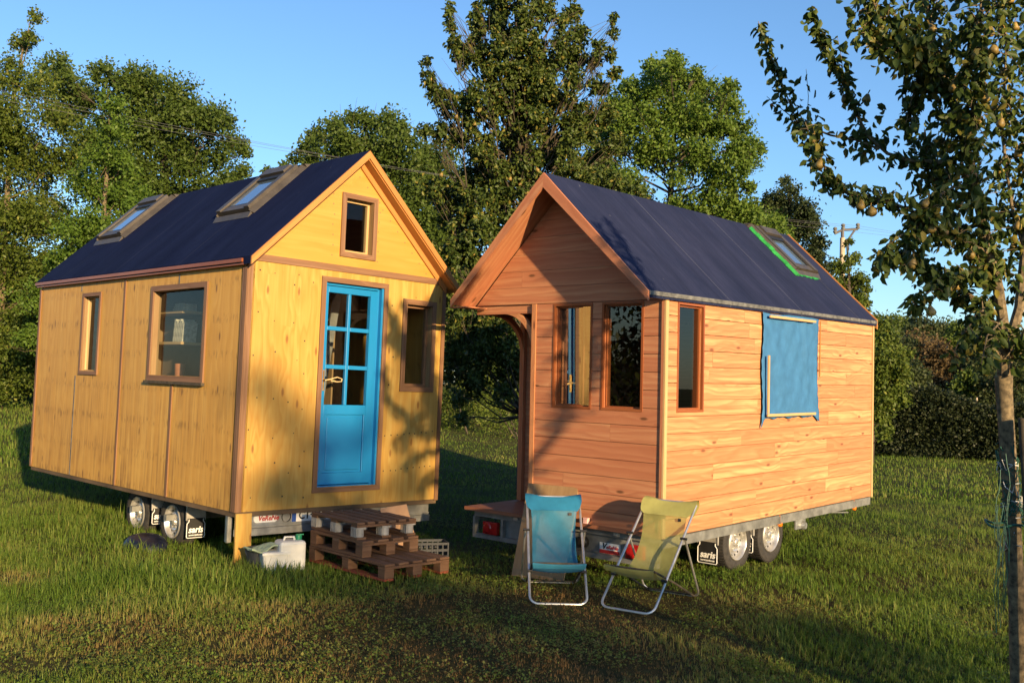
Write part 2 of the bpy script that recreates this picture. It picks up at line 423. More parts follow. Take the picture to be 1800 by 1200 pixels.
def paint_turquoise():
    t = NT('turquoise_paint'); o = t.n('TexCoord').outputs['Object']; x, y, z = t.sep(o)
    br = t.noise(t.comb(t.math('MULTIPLY', x, 40.), t.math('MULTIPLY', y, 40.), t.math('MULTIPLY', z, 4.)), 1., 3, .6)
    bl = t.noise(o, 3., 4, .6)
    t.set(color=t.mix(t.math('MULTIPLY', bl, .6), (.007, .19, .45), (.010, .15, .39)), rough=t.math('ADD', t.math('MULTIPLY', br, .25), .28), normal=t.bump(br, .12, .001))
    return t.m
M['turquoise'] = paint_turquoise()

def roof_mat(name, c1, c2, worn):
    t = NT(name); uv = t.n('UVMap').outputs[0]; x, y, z = t.sep(uv)      # u along the ridge, v up the slope
    o = t.n('TexCoord').outputs['Object']
    st = t.noise(t.comb(t.math('MULTIPLY', x, 55.), t.math('MULTIPLY', y, 3.)), 1., 4, .6)
    pa = t.noise(t.comb(t.math('MULTIPLY', x, 2.2), t.math('MULTIPLY', y, .9)), 1.2, 5, .62)
    wv = t.noise(o, 140., 2, .5)
    col = t.mix(t.ramp(pa, [(.35, 0.), (.7, 1.)]), c1, c2)
    col = t.mix(t.math('MULTIPLY', t.ramp(st, [(.5, 0.), (.75, 1.)]), .28 * worn), col, tuple(min(1, c * 2.2 + .02) for c in c2))
    band = t.noise(t.comb(t.math('MULTIPLY', x, 3.1), t.math('MULTIPLY', y, .12)), 1., 3, .6)
    col = t.mix(t.math('MULTIPLY', t.ramp(band, [(.45, 0.), (.65, 1.)]), .35), col, tuple(c * .55 for c in c1))
    # seams where the sheets overlap, about every 0.75 m
    fr = t.math('FRACT', t.math('ADD', .35, t.math('DIVIDE', x, 1.5))); seam = t.ramp(fr, [(0., 1.), (.004, 1.), (.008, 0.)])
    col = t.mix(t.math('MULTIPLY', seam, .22 * worn), col, (.34, .36, .40))
    # a few scuffs
    sc = t.noise(t.comb(t.math('MULTIPLY', x, 9.), t.math('MULTIPLY', y, 5.), 3.3), 1., 6, .75)
    col = t.mix(t.math('MULTIPLY', t.ramp(sc, [(.69, 0.), (.76, 1.)]), .5 * worn), col, (.36, .38, .42))
    h = t.math('ADD', t.math('MULTIPLY', wv, .5), t.math('MULTIPLY', t.noise(t.comb(t.math('MULTIPLY', x, 14.), t.math('MULTIPLY', y, 2.)), 1., 2), 1.6))
    t.set(color=col, rough=.85, spec=.06, normal=t.bump(h, .4, .005))
    return t.m
M['roof_a'] = roof_mat('navy_underlay', (.005, .009, .036), (.009, .015, .050), .3)
M['roof_b'] = roof_mat('worn_navy_underlay', (.014, .020, .052), (.023, .029, .068), .8)

def glass(name, fac=.16, tint=(.8, .85, .85)):
    t = NT(name); t.t.nodes.remove(t.b)
    fr = t.n('LayerWeight', {'Blend': .5}).outputs['Facing']
    f = t.math('ADD', t.math('MULTIPLY', t.math('POWER', fr, 4.), .4), fac + .03, clamp=True)
    tr = t.n('BsdfTransparent', {'Color': tint + (1,)}); gl = t.n('BsdfGlossy', {'Roughness': .01, 'Color': (.95, .95, .95, 1)})
    mx = t.n('MixShader', {0: f, 1: tr.outputs[0], 2: gl.outputs[0]})
    t.t.links.new(mx.outputs[0], t.out.inputs[0])
    return t.m
M['glass'] = glass('window_glass', -.005)
M['glass_dark'] = glass('double_glazing', .05, (.55, .58, .56)); M['glass_mirror'] = glass('bright_double_glazing', .24, (.62, .66, .64))
M['glass_sky'] = glass('skylight_glass', .35, (.4, .5, .55))

def fabric(name, col, trans=.35, thr=.22):
    t = NT(name); uv = t.n('UVMap').outputs[0]
    o = t.n('TexCoord').outputs['Object']
    nz = t.noise(o, 7., 5, .6); wv = t.noise(o, 260., 1, .5)
    c = t.ramp(nz, [(.3, tuple(k * .8 for k in col)), (.7, tuple(min(1, k * 1.12) for k in col))])
    t.set(color=c, rough=.75, spec=.25, normal=t.bump(wv, .3, .001))
    tl = t.n('BsdfTranslucent', {'Color': c}); tp = t.n('BsdfTransparent')
    m1 = t.n('MixShader', {0: trans, 1: t.b.outputs[0], 2: tl.outputs[0]})
    m2 = t.n('MixShader', {0: thr, 1: m1.outputs[0], 2: tp.outputs[0]})
    t.t.links.new(m2.outputs[0], t.out.inputs[0]); return t.m
M['sling_blue'] = fabric('blue_mesh_sling', (.045, .25, .40))
M['sling_blue2'] = fabric('blue_doubled_sling', (.025, .20, .36), .2, 0.02)
M['sling_yellow'] = fabric('yellow_mesh_sling', (.40, .39, .13))
M['sling_yellow2'] = fabric('yellow_doubled_sling', (.42, .41, .135), .2, 0.02)
M['tarp'] = fabric('blue_tarp', (.045, .165, .36), .1, 0.0)

def leaf(name, stops, trans=.3, rough=.5, spec=.4):
    t = NT(name); r_ = t.n('Attribute', attribute_name='tint').outputs['Fac']
    c = t.ramp(r_, stops)
    t.set(color=c, rough=rough, spec=spec * .55)
    tl = t.n('BsdfTranslucent', {'Color': c})
    m1 = t.n('MixShader', {0: trans, 1: t.b.outputs[0], 2: tl.outputs[0]})
    t.t.links.new(m1.outputs[0], t.out.inputs[0]); return t.m
M['leaf_pear'] = leaf('pear_leaf', [(0., (0.024, 0.043, 0.009)), (.6, (0.048, 0.076, 0.015)), (.92, (0.096, 0.123, 0.024)), (1., (0.176, 0.152, 0.030))], .22, .45, .4)
M['leaf_apple'] = leaf('orchard_leaf', [(0., (0.043, 0.072, 0.010)), (.55, (0.083, 0.120, 0.018)), (.9, (0.130, 0.156, 0.026)), (1., (0.202, 0.202, 0.040))], .3)
M['leaf_bright'] = leaf('bright_leaf', [(0., (0.052, 0.103, 0.014)), (.6, (0.087, 0.152, 0.020)), (1., (0.133, 0.190, 0.035))], .35)
M['leaf_ash'] = leaf('ash_leaf', [(0., (0.045, 0.077, 0.015)), (.6, (0.071, 0.113, 0.020)), (1., (0.109, 0.149, 0.030))], .35)
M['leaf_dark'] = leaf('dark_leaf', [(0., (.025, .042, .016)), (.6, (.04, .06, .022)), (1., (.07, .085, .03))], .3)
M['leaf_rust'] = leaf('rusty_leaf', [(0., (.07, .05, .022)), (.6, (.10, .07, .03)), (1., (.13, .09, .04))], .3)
M['leaf_hedge'] = leaf('hedge_leaf_shaded', [(0., (.016, .024, .009)), (.6, (.026, .036, .013)), (1., (.05, .058, .02))], .2)  # leaves darkened: the shade lying on the hedge is put into the colour
M['grass'] = leaf('grass_blade', [(0., (0.052, 0.111, 0.014)), (.35, (0.113, 0.185, 0.026)), (.62, (0.202, 0.239, 0.055)), (.82, (0.269, 0.223, 0.075)), (1., (0.227, 0.138, 0.055))], .4, .5, .25)

def ground_mat():
    t = NT('meadow'); o = t.n('TexCoord').outputs['Object']
    a = t.noise(o, .35, 5, .6); b = t.noise(o, 9., 5, .7); c = t.noise(o, 60., 3, .6)
    col = t.mix(t.ramp(a, [(.35, 0.), (.65, 1.)]), (.045, .062, .014), (.075, .078, .022))
    col = t.mix(t.math('MULTIPLY', t.ramp(b, [(.4, 0.), (.7, 1.)]), .7), col, (.06, .042, .02))
    x, y, z = t.sep(o)
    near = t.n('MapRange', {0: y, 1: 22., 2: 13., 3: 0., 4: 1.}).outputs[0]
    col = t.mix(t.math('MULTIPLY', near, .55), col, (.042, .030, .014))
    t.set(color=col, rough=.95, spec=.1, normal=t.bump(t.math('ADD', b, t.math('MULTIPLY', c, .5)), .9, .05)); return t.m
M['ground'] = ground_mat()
# ------------------------------------------------------------------ the two tiny houses
def house_matrix(x, y, yaw, px, py):
    X = Vector((math.cos(yaw), math.sin(yaw), px)).normalized(); Y = Vector((-math.sin(yaw), math.cos(yaw), py))
    Y = (Y - X * X.dot(Y)).normalized(); Z = X.cross(Y)
    return Matrix(((X[0], Y[0], Z[0], x), (X[1], Y[1], Z[1], y), (X[2], Y[2], Z[2], 0), (0, 0, 0, 1)))

def pane(name, q, mat, parent):
    m = MB(); m.face(q, [(0, 0), (1, 0), (1, 1), (0, 1)]); return m.build(name, mat, parent)

def make_wheel(root, xo, s, y, z=.245, r=.272):
    """s = -1 / +1: side the rim faces; xo = x of the outer face of the tyre"""
    ax = (s, 0, 0); o = (xo, y, z)
    t = MB()
    t.lathe([(.165, -.15), (.20, -.155), (r - .03, -.155), (r - .008, -.145), (r, -.12), (r, -.03), (r - .008, -.008), (r - .035, .002), (.215, .004), (.185, -.004), (.168, -.012)], o, ax, 40)
    for k in range(56):                                      # tread blocks
        a = 2 * math.pi * k / 56; a2 = a + .06
        for h0, h1 in ((-.145, -.085), (-.07, -.008)):
            p = [Vector((xo + s * h, y + math.cos(b) * (r + .003), z + math.sin(b) * (r + .003))) for h, b in ((h0, a), (h1, a), (h1, a2), (h0, a2))]
            t.prism(p, Vector((0, math.cos(a + .03), math.sin(a + .03))) * -.006)
    w = t.build('wheel', M['rubber'], root, True)
    m = MB()
    m.lathe([(.170, -.014), (.170, .0), (.163, .004), (.155, -.004), (.150, -.03), (.138, -.05), (.118, -.052), (.105, -.036), (.085, -.028), (.07, -.036), (.045, -.04), (.040, -.03), (.036, -.012), (.028, -.006), (.0, -.006)], o, ax, 36)
    for k in range(14):
        a = 2 * math.pi * k / 14
        m.disc((xo - s * .0495 + s * .003, y + math.cos(a) * .128, z + math.sin(a) * .128), ax, .0115, 10, 1)
    for k in range(5):
        a = 2 * math.pi * k / 5 + .3
        m.lathe([(.013, -.036), (.013, -.018), (.0, -.016)], (xo, y + math.cos(a) * .062, z + math.sin(a) * .062), ax, 6)
    m.build('rim', [M['rim'], M['black']], w, True)
    return w

def make_guard(root, x0, x1, y, ztop, zmid, zbot):
    """grey plate hanging in front of a wheel (facing -y) with a black rubber flap under it"""
    m = MB(); m.box(x0, x1, y, y + .012, zmid, ztop, 0)
    m.box(x0, x0 + .012, y - .004, y, zmid, ztop); m.box(x1 - .012, x1, y - .004, y, zmid, ztop)
    m.box(x0, x1, y + .012, y + .06, ztop - .012, ztop)
    m.build('mudguard', M['guard'], root)
    f = MB(); f.box(x0 + .003, x1 - .003, y - .003, y + .004, zbot, zmid + .02, 0)
    fl = f.build('mud_flap', M['flap'], root)
    e = MB(); a, b = x0 + .008, x1 - .008; yy = y - .006
    pts = [(a + .02, yy, zmid + .012), (a + .02, yy, zmid - .01), (a, yy, zmid - .035), (a, yy, zbot + .02), (a + .01, yy, zbot + .007), (b - .01, yy, zbot + .007), (b, yy, zbot + .02), (b, yy, zmid - .035), (b - .02, yy, zmid - .01), (b - .02, yy, zmid + .012)]
    e.tube(pts, .004, 6); e.build('edge_line', M['white'], fl)
    cx = (x0 + x1) / 2
    text_mesh('lettering', 'saris', .088, M['white'], fl, text_frame((cx, y - .0045, zbot + .085), (1, 0, 0), (0, 0, 1)), shear=.2, bold=.0022)
    text_mesh('lettering', 'www.saris.net', .026, M['white'], fl, text_frame((cx, y - .0045, zbot + .035), (1, 0, 0), (0, 0, 1)), shear=.1, bold=.0004)
    return fl

# ---------------- yellow house
WA, LA = 2.39, 4.97
ZB = .485
A = empty('tiny_house', 'yellow plywood tiny house on wheels with turquoise glazed door and two skylights', 'tiny house',
          matrix=house_matrix(-2.44046, 8.93372, .790782, -.008635, .005033))
fr = lambda u, v, d: (u, d, v)            # front wall
lf = lambda u, v, d: (d, u, v)            # left wall
KA = (3.985 - 2.79) / (WA / 2 + .05)
und = lambda x: 2.79 + KA * (min(x, WA - x) + .05) - .085
m = MB()
wall(m, [(0, ZB), (WA, ZB), (WA, 2.77), (0, 2.77)], [(.85, 1.56, .672, 2.655), (1.865, 2.21, 1.67, 2.525)], fr, .11, 'v', 0, 1, panels=[1.2])
for (x, zs) in ((.13, (2.68, 2.3, 1.9, 1.55, 1.2, .85, .6)), (.33, (2.67, 2.25, 1.95, 1.5, 1.15, .88)), (.52, (2.7, 2.62, 2.2, 1.85, 1.45, 1.2, .8, .62)), (.68, (2.66, 2.1, 1.75, 1.4, 1.05, .9, .6)), (1.7, (2.5, 2.0, 1.7)), (2.0, (2.62,))):
    for z in zs: m.disc((x + random.uniform(-.05, .05), -.0015, z + random.uniform(-.04, .04)), (0, -1, 0), random.uniform(.006, .0095), 8, 2)
for z in (1.16, .80):
    for k in range(9): m.disc((1.66 + k * .078 + random.uniform(-.01, .01), -.0015, z + .005 * k + random.uniform(-.006, .006)), (0, -1, 0), .008, 8, 2)
m.build('front_wall', [M['ply_front'], M['ply_in'], M['bark_dark']], A)
m = MB()
wall(m, [(0, 2.775), (WA, 2.775), (WA / 2, und(WA / 2))], [(1.04, 1.375, 2.97, 3.505)], fr, .11, 'h', 0, 1)
for x in (.9, 1.46):
    for k in range(7): m.disc((x + random.uniform(-.012, .012), -.0015, 2.92 + k * .1), (0, -1, 0), .007, 8, 2)
for k in range(10):
    f_ = .08 + k * .085
    m.disc((WA / 2 + f_ * WA / 2 - .1, -.0015, und(WA / 2 + f_ * WA / 2 - .1) - .16), (0, -1, 0), .007, 8, 2)
m.build('gable', [M['ply_gable'], M['ply_in'], M['trim']], A)
m = MB()
wall(m, [(.0, ZB), (LA, ZB), (LA, 2.75), (0, 2.75)], [(.755, 1.825, 1.685, 2.545), (3.17, 3.59, 1.70, 2.56)], lambda u, v, d: (d, u, v), .075, 'v', 0, 1, panels=[1.335, 2.53, 3.745])
m.build('side_wall', [M['ply_left'], M['ply_in']], A)
m = MB(); m.box(WA - .1, WA, .112, LA, ZB, 2.75, 2); m.build('side_wall', M['ply_left'], A)
m = MB(); m.prism([(.122, LA, ZB), (WA - .102, LA, ZB), (WA - .102, LA, 2.75), (WA / 2, LA, und(WA / 2)), (.122, LA, 2.75)], (0, -.1, 0)); m.build('back_wall', M['ply_left'], A)
m = MB(); m.box(.005, WA - .005, .005, LA - .005, ZB - .045, ZB - .002, 1); m.build('floor', M['interior'], A)
# roof
def roof_slab(name, root, x_e, z_e, x_r, z_r, y0, y1, th, mat, under):
    m = MB(); c = []
    for iz in (0, 1):
        for y in (y0, y1):
            for x, z in ((x_e, z_e), (x_r, z_r)): c.append((x, y, z - (th if iz == 0 else 0)))
    m.hexa(c, 1, .3, 0)
    # wrinkle-free slab: give the underside its own wood
    for i, f in enumerate(m.f):
        pts = [Vector(m.v[k]) for k in f]
        if all(min(abs(p.z - c[k][2]) + abs(p.x - c[k][0]) for k in (0, 1, 2, 3)) < 1e-6 for p in pts): m.mi[i] = 1
    return m.build(name, [mat, under], root)
roof_slab('roof', A, -.05, 2.79, WA / 2, 3.985, -.13, LA + .04, .07, M['roof_a'], M['rake'])
roof_slab('roof', A, WA + .075, 2.765, WA / 2, 3.985, -.13, LA + .04, .07, M['roof_a'], M['rake'])
for s_ in (0, 1):
    xe, ze = ((-.052, 2.788), (WA + .077, 2.763))[s_]
    xr, zr = WA / 2, 3.985
    m = MB(); t_ = 1 if s_ == 0 else 1
    # front edge strip
    m.prism([(xe, -.148, ze - .078), (xr, -.148, zr - .078), (xr, -.148, zr - .004), (xe, -.148, ze - .004)], (0, .018, 0))
    m.build('bargeboard', M['rake'], A)
    m = MB()   # soffit lining and the strip on the gable below it
    m.prism([(xe + (.06 if s_ == 0 else -.06), -.128, ze - .073 + .056), (xr, -.128, zr - .073), (xr, -.128, zr - .09), (xe + (.06 if s_ == 0 else -.06), -.128, ze - .09 + .056)], (0, .125, 0))
    if s_ == 1:
        m.prism([(xe - .09, -.022, ze - .092 + .085), (xr, -.022, zr - .092), (xr, -.022, zr - .165), (xe - .09, -.022, ze - .165 + .085)], (0, .020, 0))
    m.build('soffit', M['rake'], A)
m = MB(); m.box(-.070, -.052, -.0, LA + .03, 2.738, 2.772); m.box(-.052, -.012, -.0, LA + .02, 2.715, 2.730); m.build('eave_board', M['window_red'], A)
# battens and corner boards
m = MB()
m.box(.052, WA - .055, -.014, -.002, 2.768, 2.83); m.build('gable_band', M['trim'], A)
for b in ((.0, .05, -.014, -.002, ZB, 2.766), (WA - .042, WA + .004, -.014, -.002, ZB - .01, 2.766)):
    m = MB(); m.box(*b); m.build('corner_board', M['trim'], A)
m = MB(); m.box(-.014, -.002, -.014, .035, ZB, 2.70); m.box(-.010, -.002, .045, .07, ZB, 2.70); m.build('corner_board', M['trim'], A)
m = MB(); m.box(-.014, -.002, LA - .04, LA + .01, ZB, 2.70); m.build('corner_board', M['trim'], A)
for y, z0, z1, mt in ((2.53, ZB, 2.70, 'trim'), (3.745, ZB, 1.64, 'drip'), (1.335, ZB, 1.615, 'trim'), (1.30, 2.60, 2.70, 'drip'), (3.70, 2.62, 2.70, 'drip')):
    m = MB()
    if mt == 'trim': m.box(-.012, -.002, y - .024, y - .004, z0, z1); m.box(-.009, -.002, y + .006, y + .022, z0, z1)
    else: m.box(-.004, -.001, y - .012, y + .012, z0, z1)
    m.build('seam_batten', M[mt], A)
# windows
def window(root, to3, u0, u1, v0, v1, w, trim, sash, glassm, depth=.07, sw=.028, sash_side=None):
    m = MB(); frame_rect(m, to3, u0, u1, v0, v1, w, -.018, -.002); wn_ = m.build('window', M[trim], root)
    a, b, c, d = u0 + w, u1 - w, v0 + w, v1 - w
    if sash:
        m = MB(); frame_rect(m, to3, a + .001, b - .001, c + .001, d - .001, sw, depth - .02, depth + .02); m.build('sash', M[sash], wn_)
    pane('pane', [to3(a, c, depth), to3(b, c, depth), to3(b, d, depth), to3(a, d, depth)], M[glassm], wn_)
    return wn_
window(A, fr, 1.812, 2.262, 1.618, 2.578, .053, 'trim', 'trim', 'glass', .075, .03)
window(A, fr, .99, 1.425, 2.92, 3.552, .050, 'trim', 'pale_wood', 'glass', .08, .026)
wl = window(A, lf, .70, 1.88, 1.628, 2.60, .055, 'trim', None, 'glass', .055)
m = MB(); m.box(-.04, -.002, .68, 1.90, 1.60, 1.628); m.build('sill', M['bark_dark'], wl)
window(A, lf, 3.125, 3.635, 1.655, 2.595, .043, 'trim', 'pale_wood', 'glass', .05, .012)
# door
m = MB(); frame_rect(m, fr, .80, 1.61, .62, 2.705, .05, -.016, -.002)
dt = m.build('door_trim', M['trim'], A)
m = MB()
m.box(.851, .866, .0, .10, .673, 2.654); m.box(1.512, 1.559, .045, .10, .673, 2.654); m.box(1.535, 1.559, .0, .044, .673, 2.654)
m.box(.867, 1.511, .03, .10, 2.628, 2.654); m.box(.867, 1.511, .0, .10, .673, .684)
m.build('door_jamb', M['turquoise'], A)
m = MB(); y0, y1 = .035, .075
X = [.868, .915, 1.153, 1.186, 1.42, 1.508]
m.box(X[0], X[1], y0, y1, .69, 2.622); m.box(X[4], X[5], y0, y1, .69, 2.622)
m.box(X[1], X[4], y0, y1, 2.56, 2.622); m.box(X[2], X[3], y0 + .002, y1, 1.465, 2.56)
for z in (2.19, 1.815): m.box(X[1], X[2], y0 + .002, y1, z, z + .04); m.box(X[3], X[4], y0 + .002, y1, z, z + .04)
m.box(X[1], X[4], y0, y1, 1.37, 1.465); m.box(X[1], X[4], y0, y1, .69, .80)
m.box(X[1], .935, y0, y1, .80, 1.37); m.box(1.40, X[4], y0, y1, .80, 1.37)
m.box(.935, 1.40, y0 + .014, y1, .80, 1.37, 2); m.box(.965, 1.37, y0 + .004, y0 + .013, .83, 1.34, 2)
door = m.build('door', M['turquoise'], A, bevel=.004)
m = MB()
for xa, xb in ((X[1], X[2]), (X[3], X[4])):
    for za, zb in ((1.465, 1.815), (1.855, 2.19), (2.23, 2.56)):
        m.face([(xa, .058, za), (xb, .058, za), (xb, .058, zb), (xa, .058, zb)])
m.build('pane', M['glass'], door)
m = MB(); m.box(.874, .905, .027, .034, 1.60, 1.80, 2); m.tube([(.889, .03, 1.705), (.889, -.02, 1.705), (.90, -.03, 1.705), (.99, -.03, 1.70)], [.009, .009, .009, .007]); m.lathe([(.012, 0), (.012, .006), (0, .006)], (.889, .027, 1.63), (0, -1, 0), 10)
m.build('handle', M['brass'], door, True)
m = MB(); m.tube([(.87, -.035, 1.70), (.93, -.045, 1.715), (1.0, -.05, 1.735), (1.06, -.045, 1.72), (1.055, -.045, 1.695), (1.0, -.05, 1.69), (.93, -.045, 1.70)], .005, 6); m.build('pull_cord', M['cord'], door)
# skylights
def skylight(root, toR, a0, a1, s0, s1, H=.085):
    """toR(a, s, h): a along the ridge, s up the slope, h above the roof"""
    m = MB()
    def rb(u0, u1, v0, v1, h0, h1, mi=0): m.hexa([toR(u, v, h) for h in (h0, h1) for v in (v0, v1) for u in (u0, u1)], 0, .5, mi)
    def wedge(u0, u1, v0, v1, hs): # sloped flashing strip
        m.hexa([toR(u0, v0, .001), toR(u1, v0, .001), toR(u0, v1, .001), toR(u1, v1, .001), toR(u0, v0, hs[0]), toR(u1, v0, hs[1]), toR(u0, v1, hs[2]), toR(u1, v1, hs[3])], 0, .5)
    b = .085
    rb(a0, a0 + b, s0, s1, .001, H); rb(a1 - b, a1, s0, s1, .001, H)
    rb(a0 + b, a1 - b, s0, s0 + b, .001, H * .8); rb(a0 + b, a1 - b, s1 - b * 1.5, s1, .001, H + .02)
    wedge(a0 - .06, a0 - .001, s0 - .02, s1 + .05, (.003, .05, .003, .05)); wedge(a1 + .001, a1 + .06, s0 - .02, s1 + .05, (.05, .003, .05, .003))
    wedge(a0 - .06, a1 + .06, s1 + .051, s1 + .11, (.05, .05, .004, .004)); wedge(a0 - .03, a1 + .03, s0 - .09, s0 - .021, (.004, .004, .03, .03))
    sk = m.build('skylight', M['flash'], root, bevel=.008)
    m = MB(); c0, c1, d0, d1 = a0 + b, a1 - b, s0 + b, s1 - b * 1.5
    def rb2(u0, u1, v0, v1, h0, h1): m.hexa([toR(u, v, h) for h in (h0, h1) for v in (v0, v1) for u in (u0, u1)], 0, .5)
    w = .022; h0, h1 = .02, H - .02
    rb2(c0 + .004, c0 + w, d0 + .004, d1 - .004, h0, h1); rb2(c1 - w, c1 - .004, d0 + .004, d1 - .004, h0, h1)
    rb2(c0 + w, c1 - w, d0 + .004, d0 + w, h0, h1); rb2(c0 + w, c1 - w, d1 - w - .05, d1 - .004, h0, h1 + .015)
    m.build('sash', M['black'], sk)
    m = MB(); m.hexa([toR(u, v, h) for h in (H - .05, H - .028) for v in (d0 + w - .004, d1 - w - .046) for u in (c0 + w - .004, c1 - w + .004)], 0, .5); m.build('pane', M['sky_pane'], sk)
    return sk
t_ = NT('skylight_pane'); t_.set(color=(.22, .33, .45), rough=.06, spec=.8, metal=.7); M['sky_pane'] = t_.m
cA, sA = 1 / math.hypot(1, KA), KA / math.hypot(1, KA)
def roofA_l(a, s, h): return (-.05 + s * cA - h * sA, a, 2.79 + s * sA + h * cA)
skylight(A, roofA_l, .93, 1.58, .84, 1.60)
skylight(A, roofA_l, 3.86, 4.56, .80, 1.60)
# trailer under the yellow house
m = MB()
m.box(.34, .41, .10, LA - .8, .36, ZB - .046, 1); m.box(WA - .13, WA - .06, .10, LA - .1, .36, ZB - .046, 1)
for y in (1.0, 2.0, 3.0, 4.0): m.box(.411, WA - .131, y, y + .05, .37, ZB - .047, 0)
m.box(.131, WA - .131, 1.56, 1.62, .21, .27, 0); m.box(.131, WA - .131, 2.35, 2.41, .21, .27, 0)
m.bar((.6, LA - .9, .40), (WA / 2, LA + 1.2, .40), .07, .09); m.bar((WA - .1, LA - .12, .40), (WA / 2, LA + 1.2, .401), .07, .09)
m.build('chassis', M['steel_dull'], A)
m = MB(); m.box(.05, WA - .05, .07, .085, .32, ZB - .05, 0); m.box(.05, WA - .05, .045, .0985, .255, .318, 0); m.box(.05, WA - .05, .058, .069, .33, .345, 0)
m.build('rear_beam', M['steel'], A)
m = MB(); m.box(.01, .05, .12, .18, .20, ZB - .05, 2); m.box(-.004, .0095, .11, .135, .20, ZB - .05, 2); m.build('support_leg', M['steel'], A)
m = MB()
pl = [(.235 + .5 * .04 * 0, 0)]
def rrect(x0, x1, z0, z1, r, y, n=6):
    pts = []
    for cx, cz, a0 in ((x1 - r, z1 - r, 0), (x0 + r, z1 - r, 90), (x0 + r, z0 + r, 180), (x1 - r, z0 + r, 270)):
        for k in range(n + 1):
            a = math.radians(a0 + 90 * k / n); pts.append((cx + r * math.cos(a), y, cz + r * math.sin(a)))
    return pts
m.prism(rrect(.232, .485, .365, .440, .036, .066), (0, .004, 0)); lp = m.build('logo_plate', M['white'], A)
text_mesh('lettering', 'VeReNe', .064, M['red_print'], lp, text_frame((.385, .0645, .403), (1, 0, 0), (0, 0, 1)), shear=.25, bold=.0016)
m = MB(); m.lathe([(.0, -.02), (.042, -.02), (.048, -.012), (.048, .012)], (.575, .062, .405), (0, -1, 0), 20); m.build('socket', M['black'], A, True)
m = MB(); m.box(.635, 1.155, .060, .066, .352, .462, 0); pl = m.build('licence_plate', M['white'], A)
m = MB(); m.box(.636, .682, .0575, .0598, .353, .461, 2); m.build('blue_band', M['blue_print'], pl)
text_mesh('lettering', 'CT·23', .105, M['black'], pl, text_frame((.835, .0585, .407), (1, 0, 0), (0, 0, 1)), bold=.002, sx=.92)
m = MB(); m.box(.055, .195, .035, .069, .322, .435, 0); m.build('tail_lamp', M['redlens'], A, bevel=.006)
for y in (1.56, 2.36): make_wheel(A, .19, -1, y, .20)
make_wheel(A, WA - .02, 1, 1.56); make_wheel(A, WA - .02, 1, 2.36)
make_guard(A, .16, .37, 1.20, .43, .255, .075); make_guard(A, .16, .37, 1.955, .43, .27, .12)
# plank under the front corner
m = MB(); m.prism([(.004, -.032, -.03), (.165, -.032, -.03), (.158, -.022, ZB - .012), (.0, -.022, ZB - .012)], (0, .022, 0), grain=(0, 0, 1))
pk = m.build('plank', M['ply_front']); pk.matrix_world = A.matrix_world.copy(); tag(pk, 'plywood plank standing in the grass under the front corner of the yellow house', 'plank')

# ---------------- larch house
WB, LB, ZBB = 2.261, 4.554, .443
B = empty('tiny_house', 'reddish larch-boarded tiny house on wheels with a recessed corner porch and blue tarp', 'tiny house',
          matrix=house_matrix(-.35566, 10.01893, -.727596, -.002537, .016006))
def boards(mb, to3, u0, u1, v0, v1, holes, hull=None, rows=14, th=.02, joint=(1.1, 2.2), gap=.0025, row0=None, seed=0):
    """horizontal cladding: each board a separate box between joints"""
    rg = random.Random(seed); h = (v1 - v0) / rows
    for r_ in range(rows):
        a, b = v0 + r_ * h + gap / 2, v0 + (r_ + 1) * h - gap / 2
        cuts = [u0]; x = u0 + rg.uniform(.3, joint[1])
        while x < u1 - .35: cuts.append(x); x += rg.uniform(*joint)
        cuts.append(u1)
        for i in range(len(cuts) - 1):
            p, q = cuts[i] + (.0008 if i else 0), cuts[i + 1] - .0008
            rnd = rg.random(); segs = [(p, q, a, b)]
            for hx0, hx1, hz0, hz1 in holes:
                ns = []
                for s0, s1, z0, z1 in segs:
                    if s1 <= hx0 or s0 >= hx1 or z1 <= hz0 or z0 >= hz1: ns.append((s0, s1, z0, z1)); continue
                    if s0 < hx0: ns.append((s0, hx0, z0, z1))
                    if s1 > hx1: ns.append((hx1, s1, z0, z1))
                    m0, m1 = max(s0, hx0), min(s1, hx1)
                    if z0 < hz0: ns.append((m0, m1, z0, hz0))
                    if z1 > hz1: ns.append((m0, m1, hz1, z1))
                segs = ns
            pr = rg.uniform(-.0012, .0012)
            off = (rnd * 53.7 % 17, rnd * 91.3 % 11)
            for s0, s1, z0, z1 in segs:
                poly = [(s0, z0), (s1, z0), (s1, z1), (s0, z1)]
                if hull: poly = clip_poly(poly, hull)
                if len(poly) < 3: continue
                mb.face([to3(u, v, pr) for u, v in poly], [(u + off[0], v + off[1]) for u, v in poly], rnd, 0)
                for k in range(len(poly)):
                    k2 = (k + 1) % len(poly); e0, e1 = poly[k], poly[k2]
                    mb.face([to3(*e1, pr), to3(*e0, pr), to3(*e0, th), to3(*e1, th)], [(e1[0] + off[0], off[1]), (e0[0] + off[0], off[1]), (e0[0] + off[0], off[1] + th), (e1[0] + off[0], off[1] + th)], rnd, 0)
rt = lambda u, v, d: (WB - d, u, v)       # right wall, depth inwards
PX, PD = .79, .74                          # porch: width and depth
ZT = 2.47
def und_b(x): return 3.662 - (3.662 - 2.54) / (WB / 2 + .03) * abs(x - WB / 2) - .085
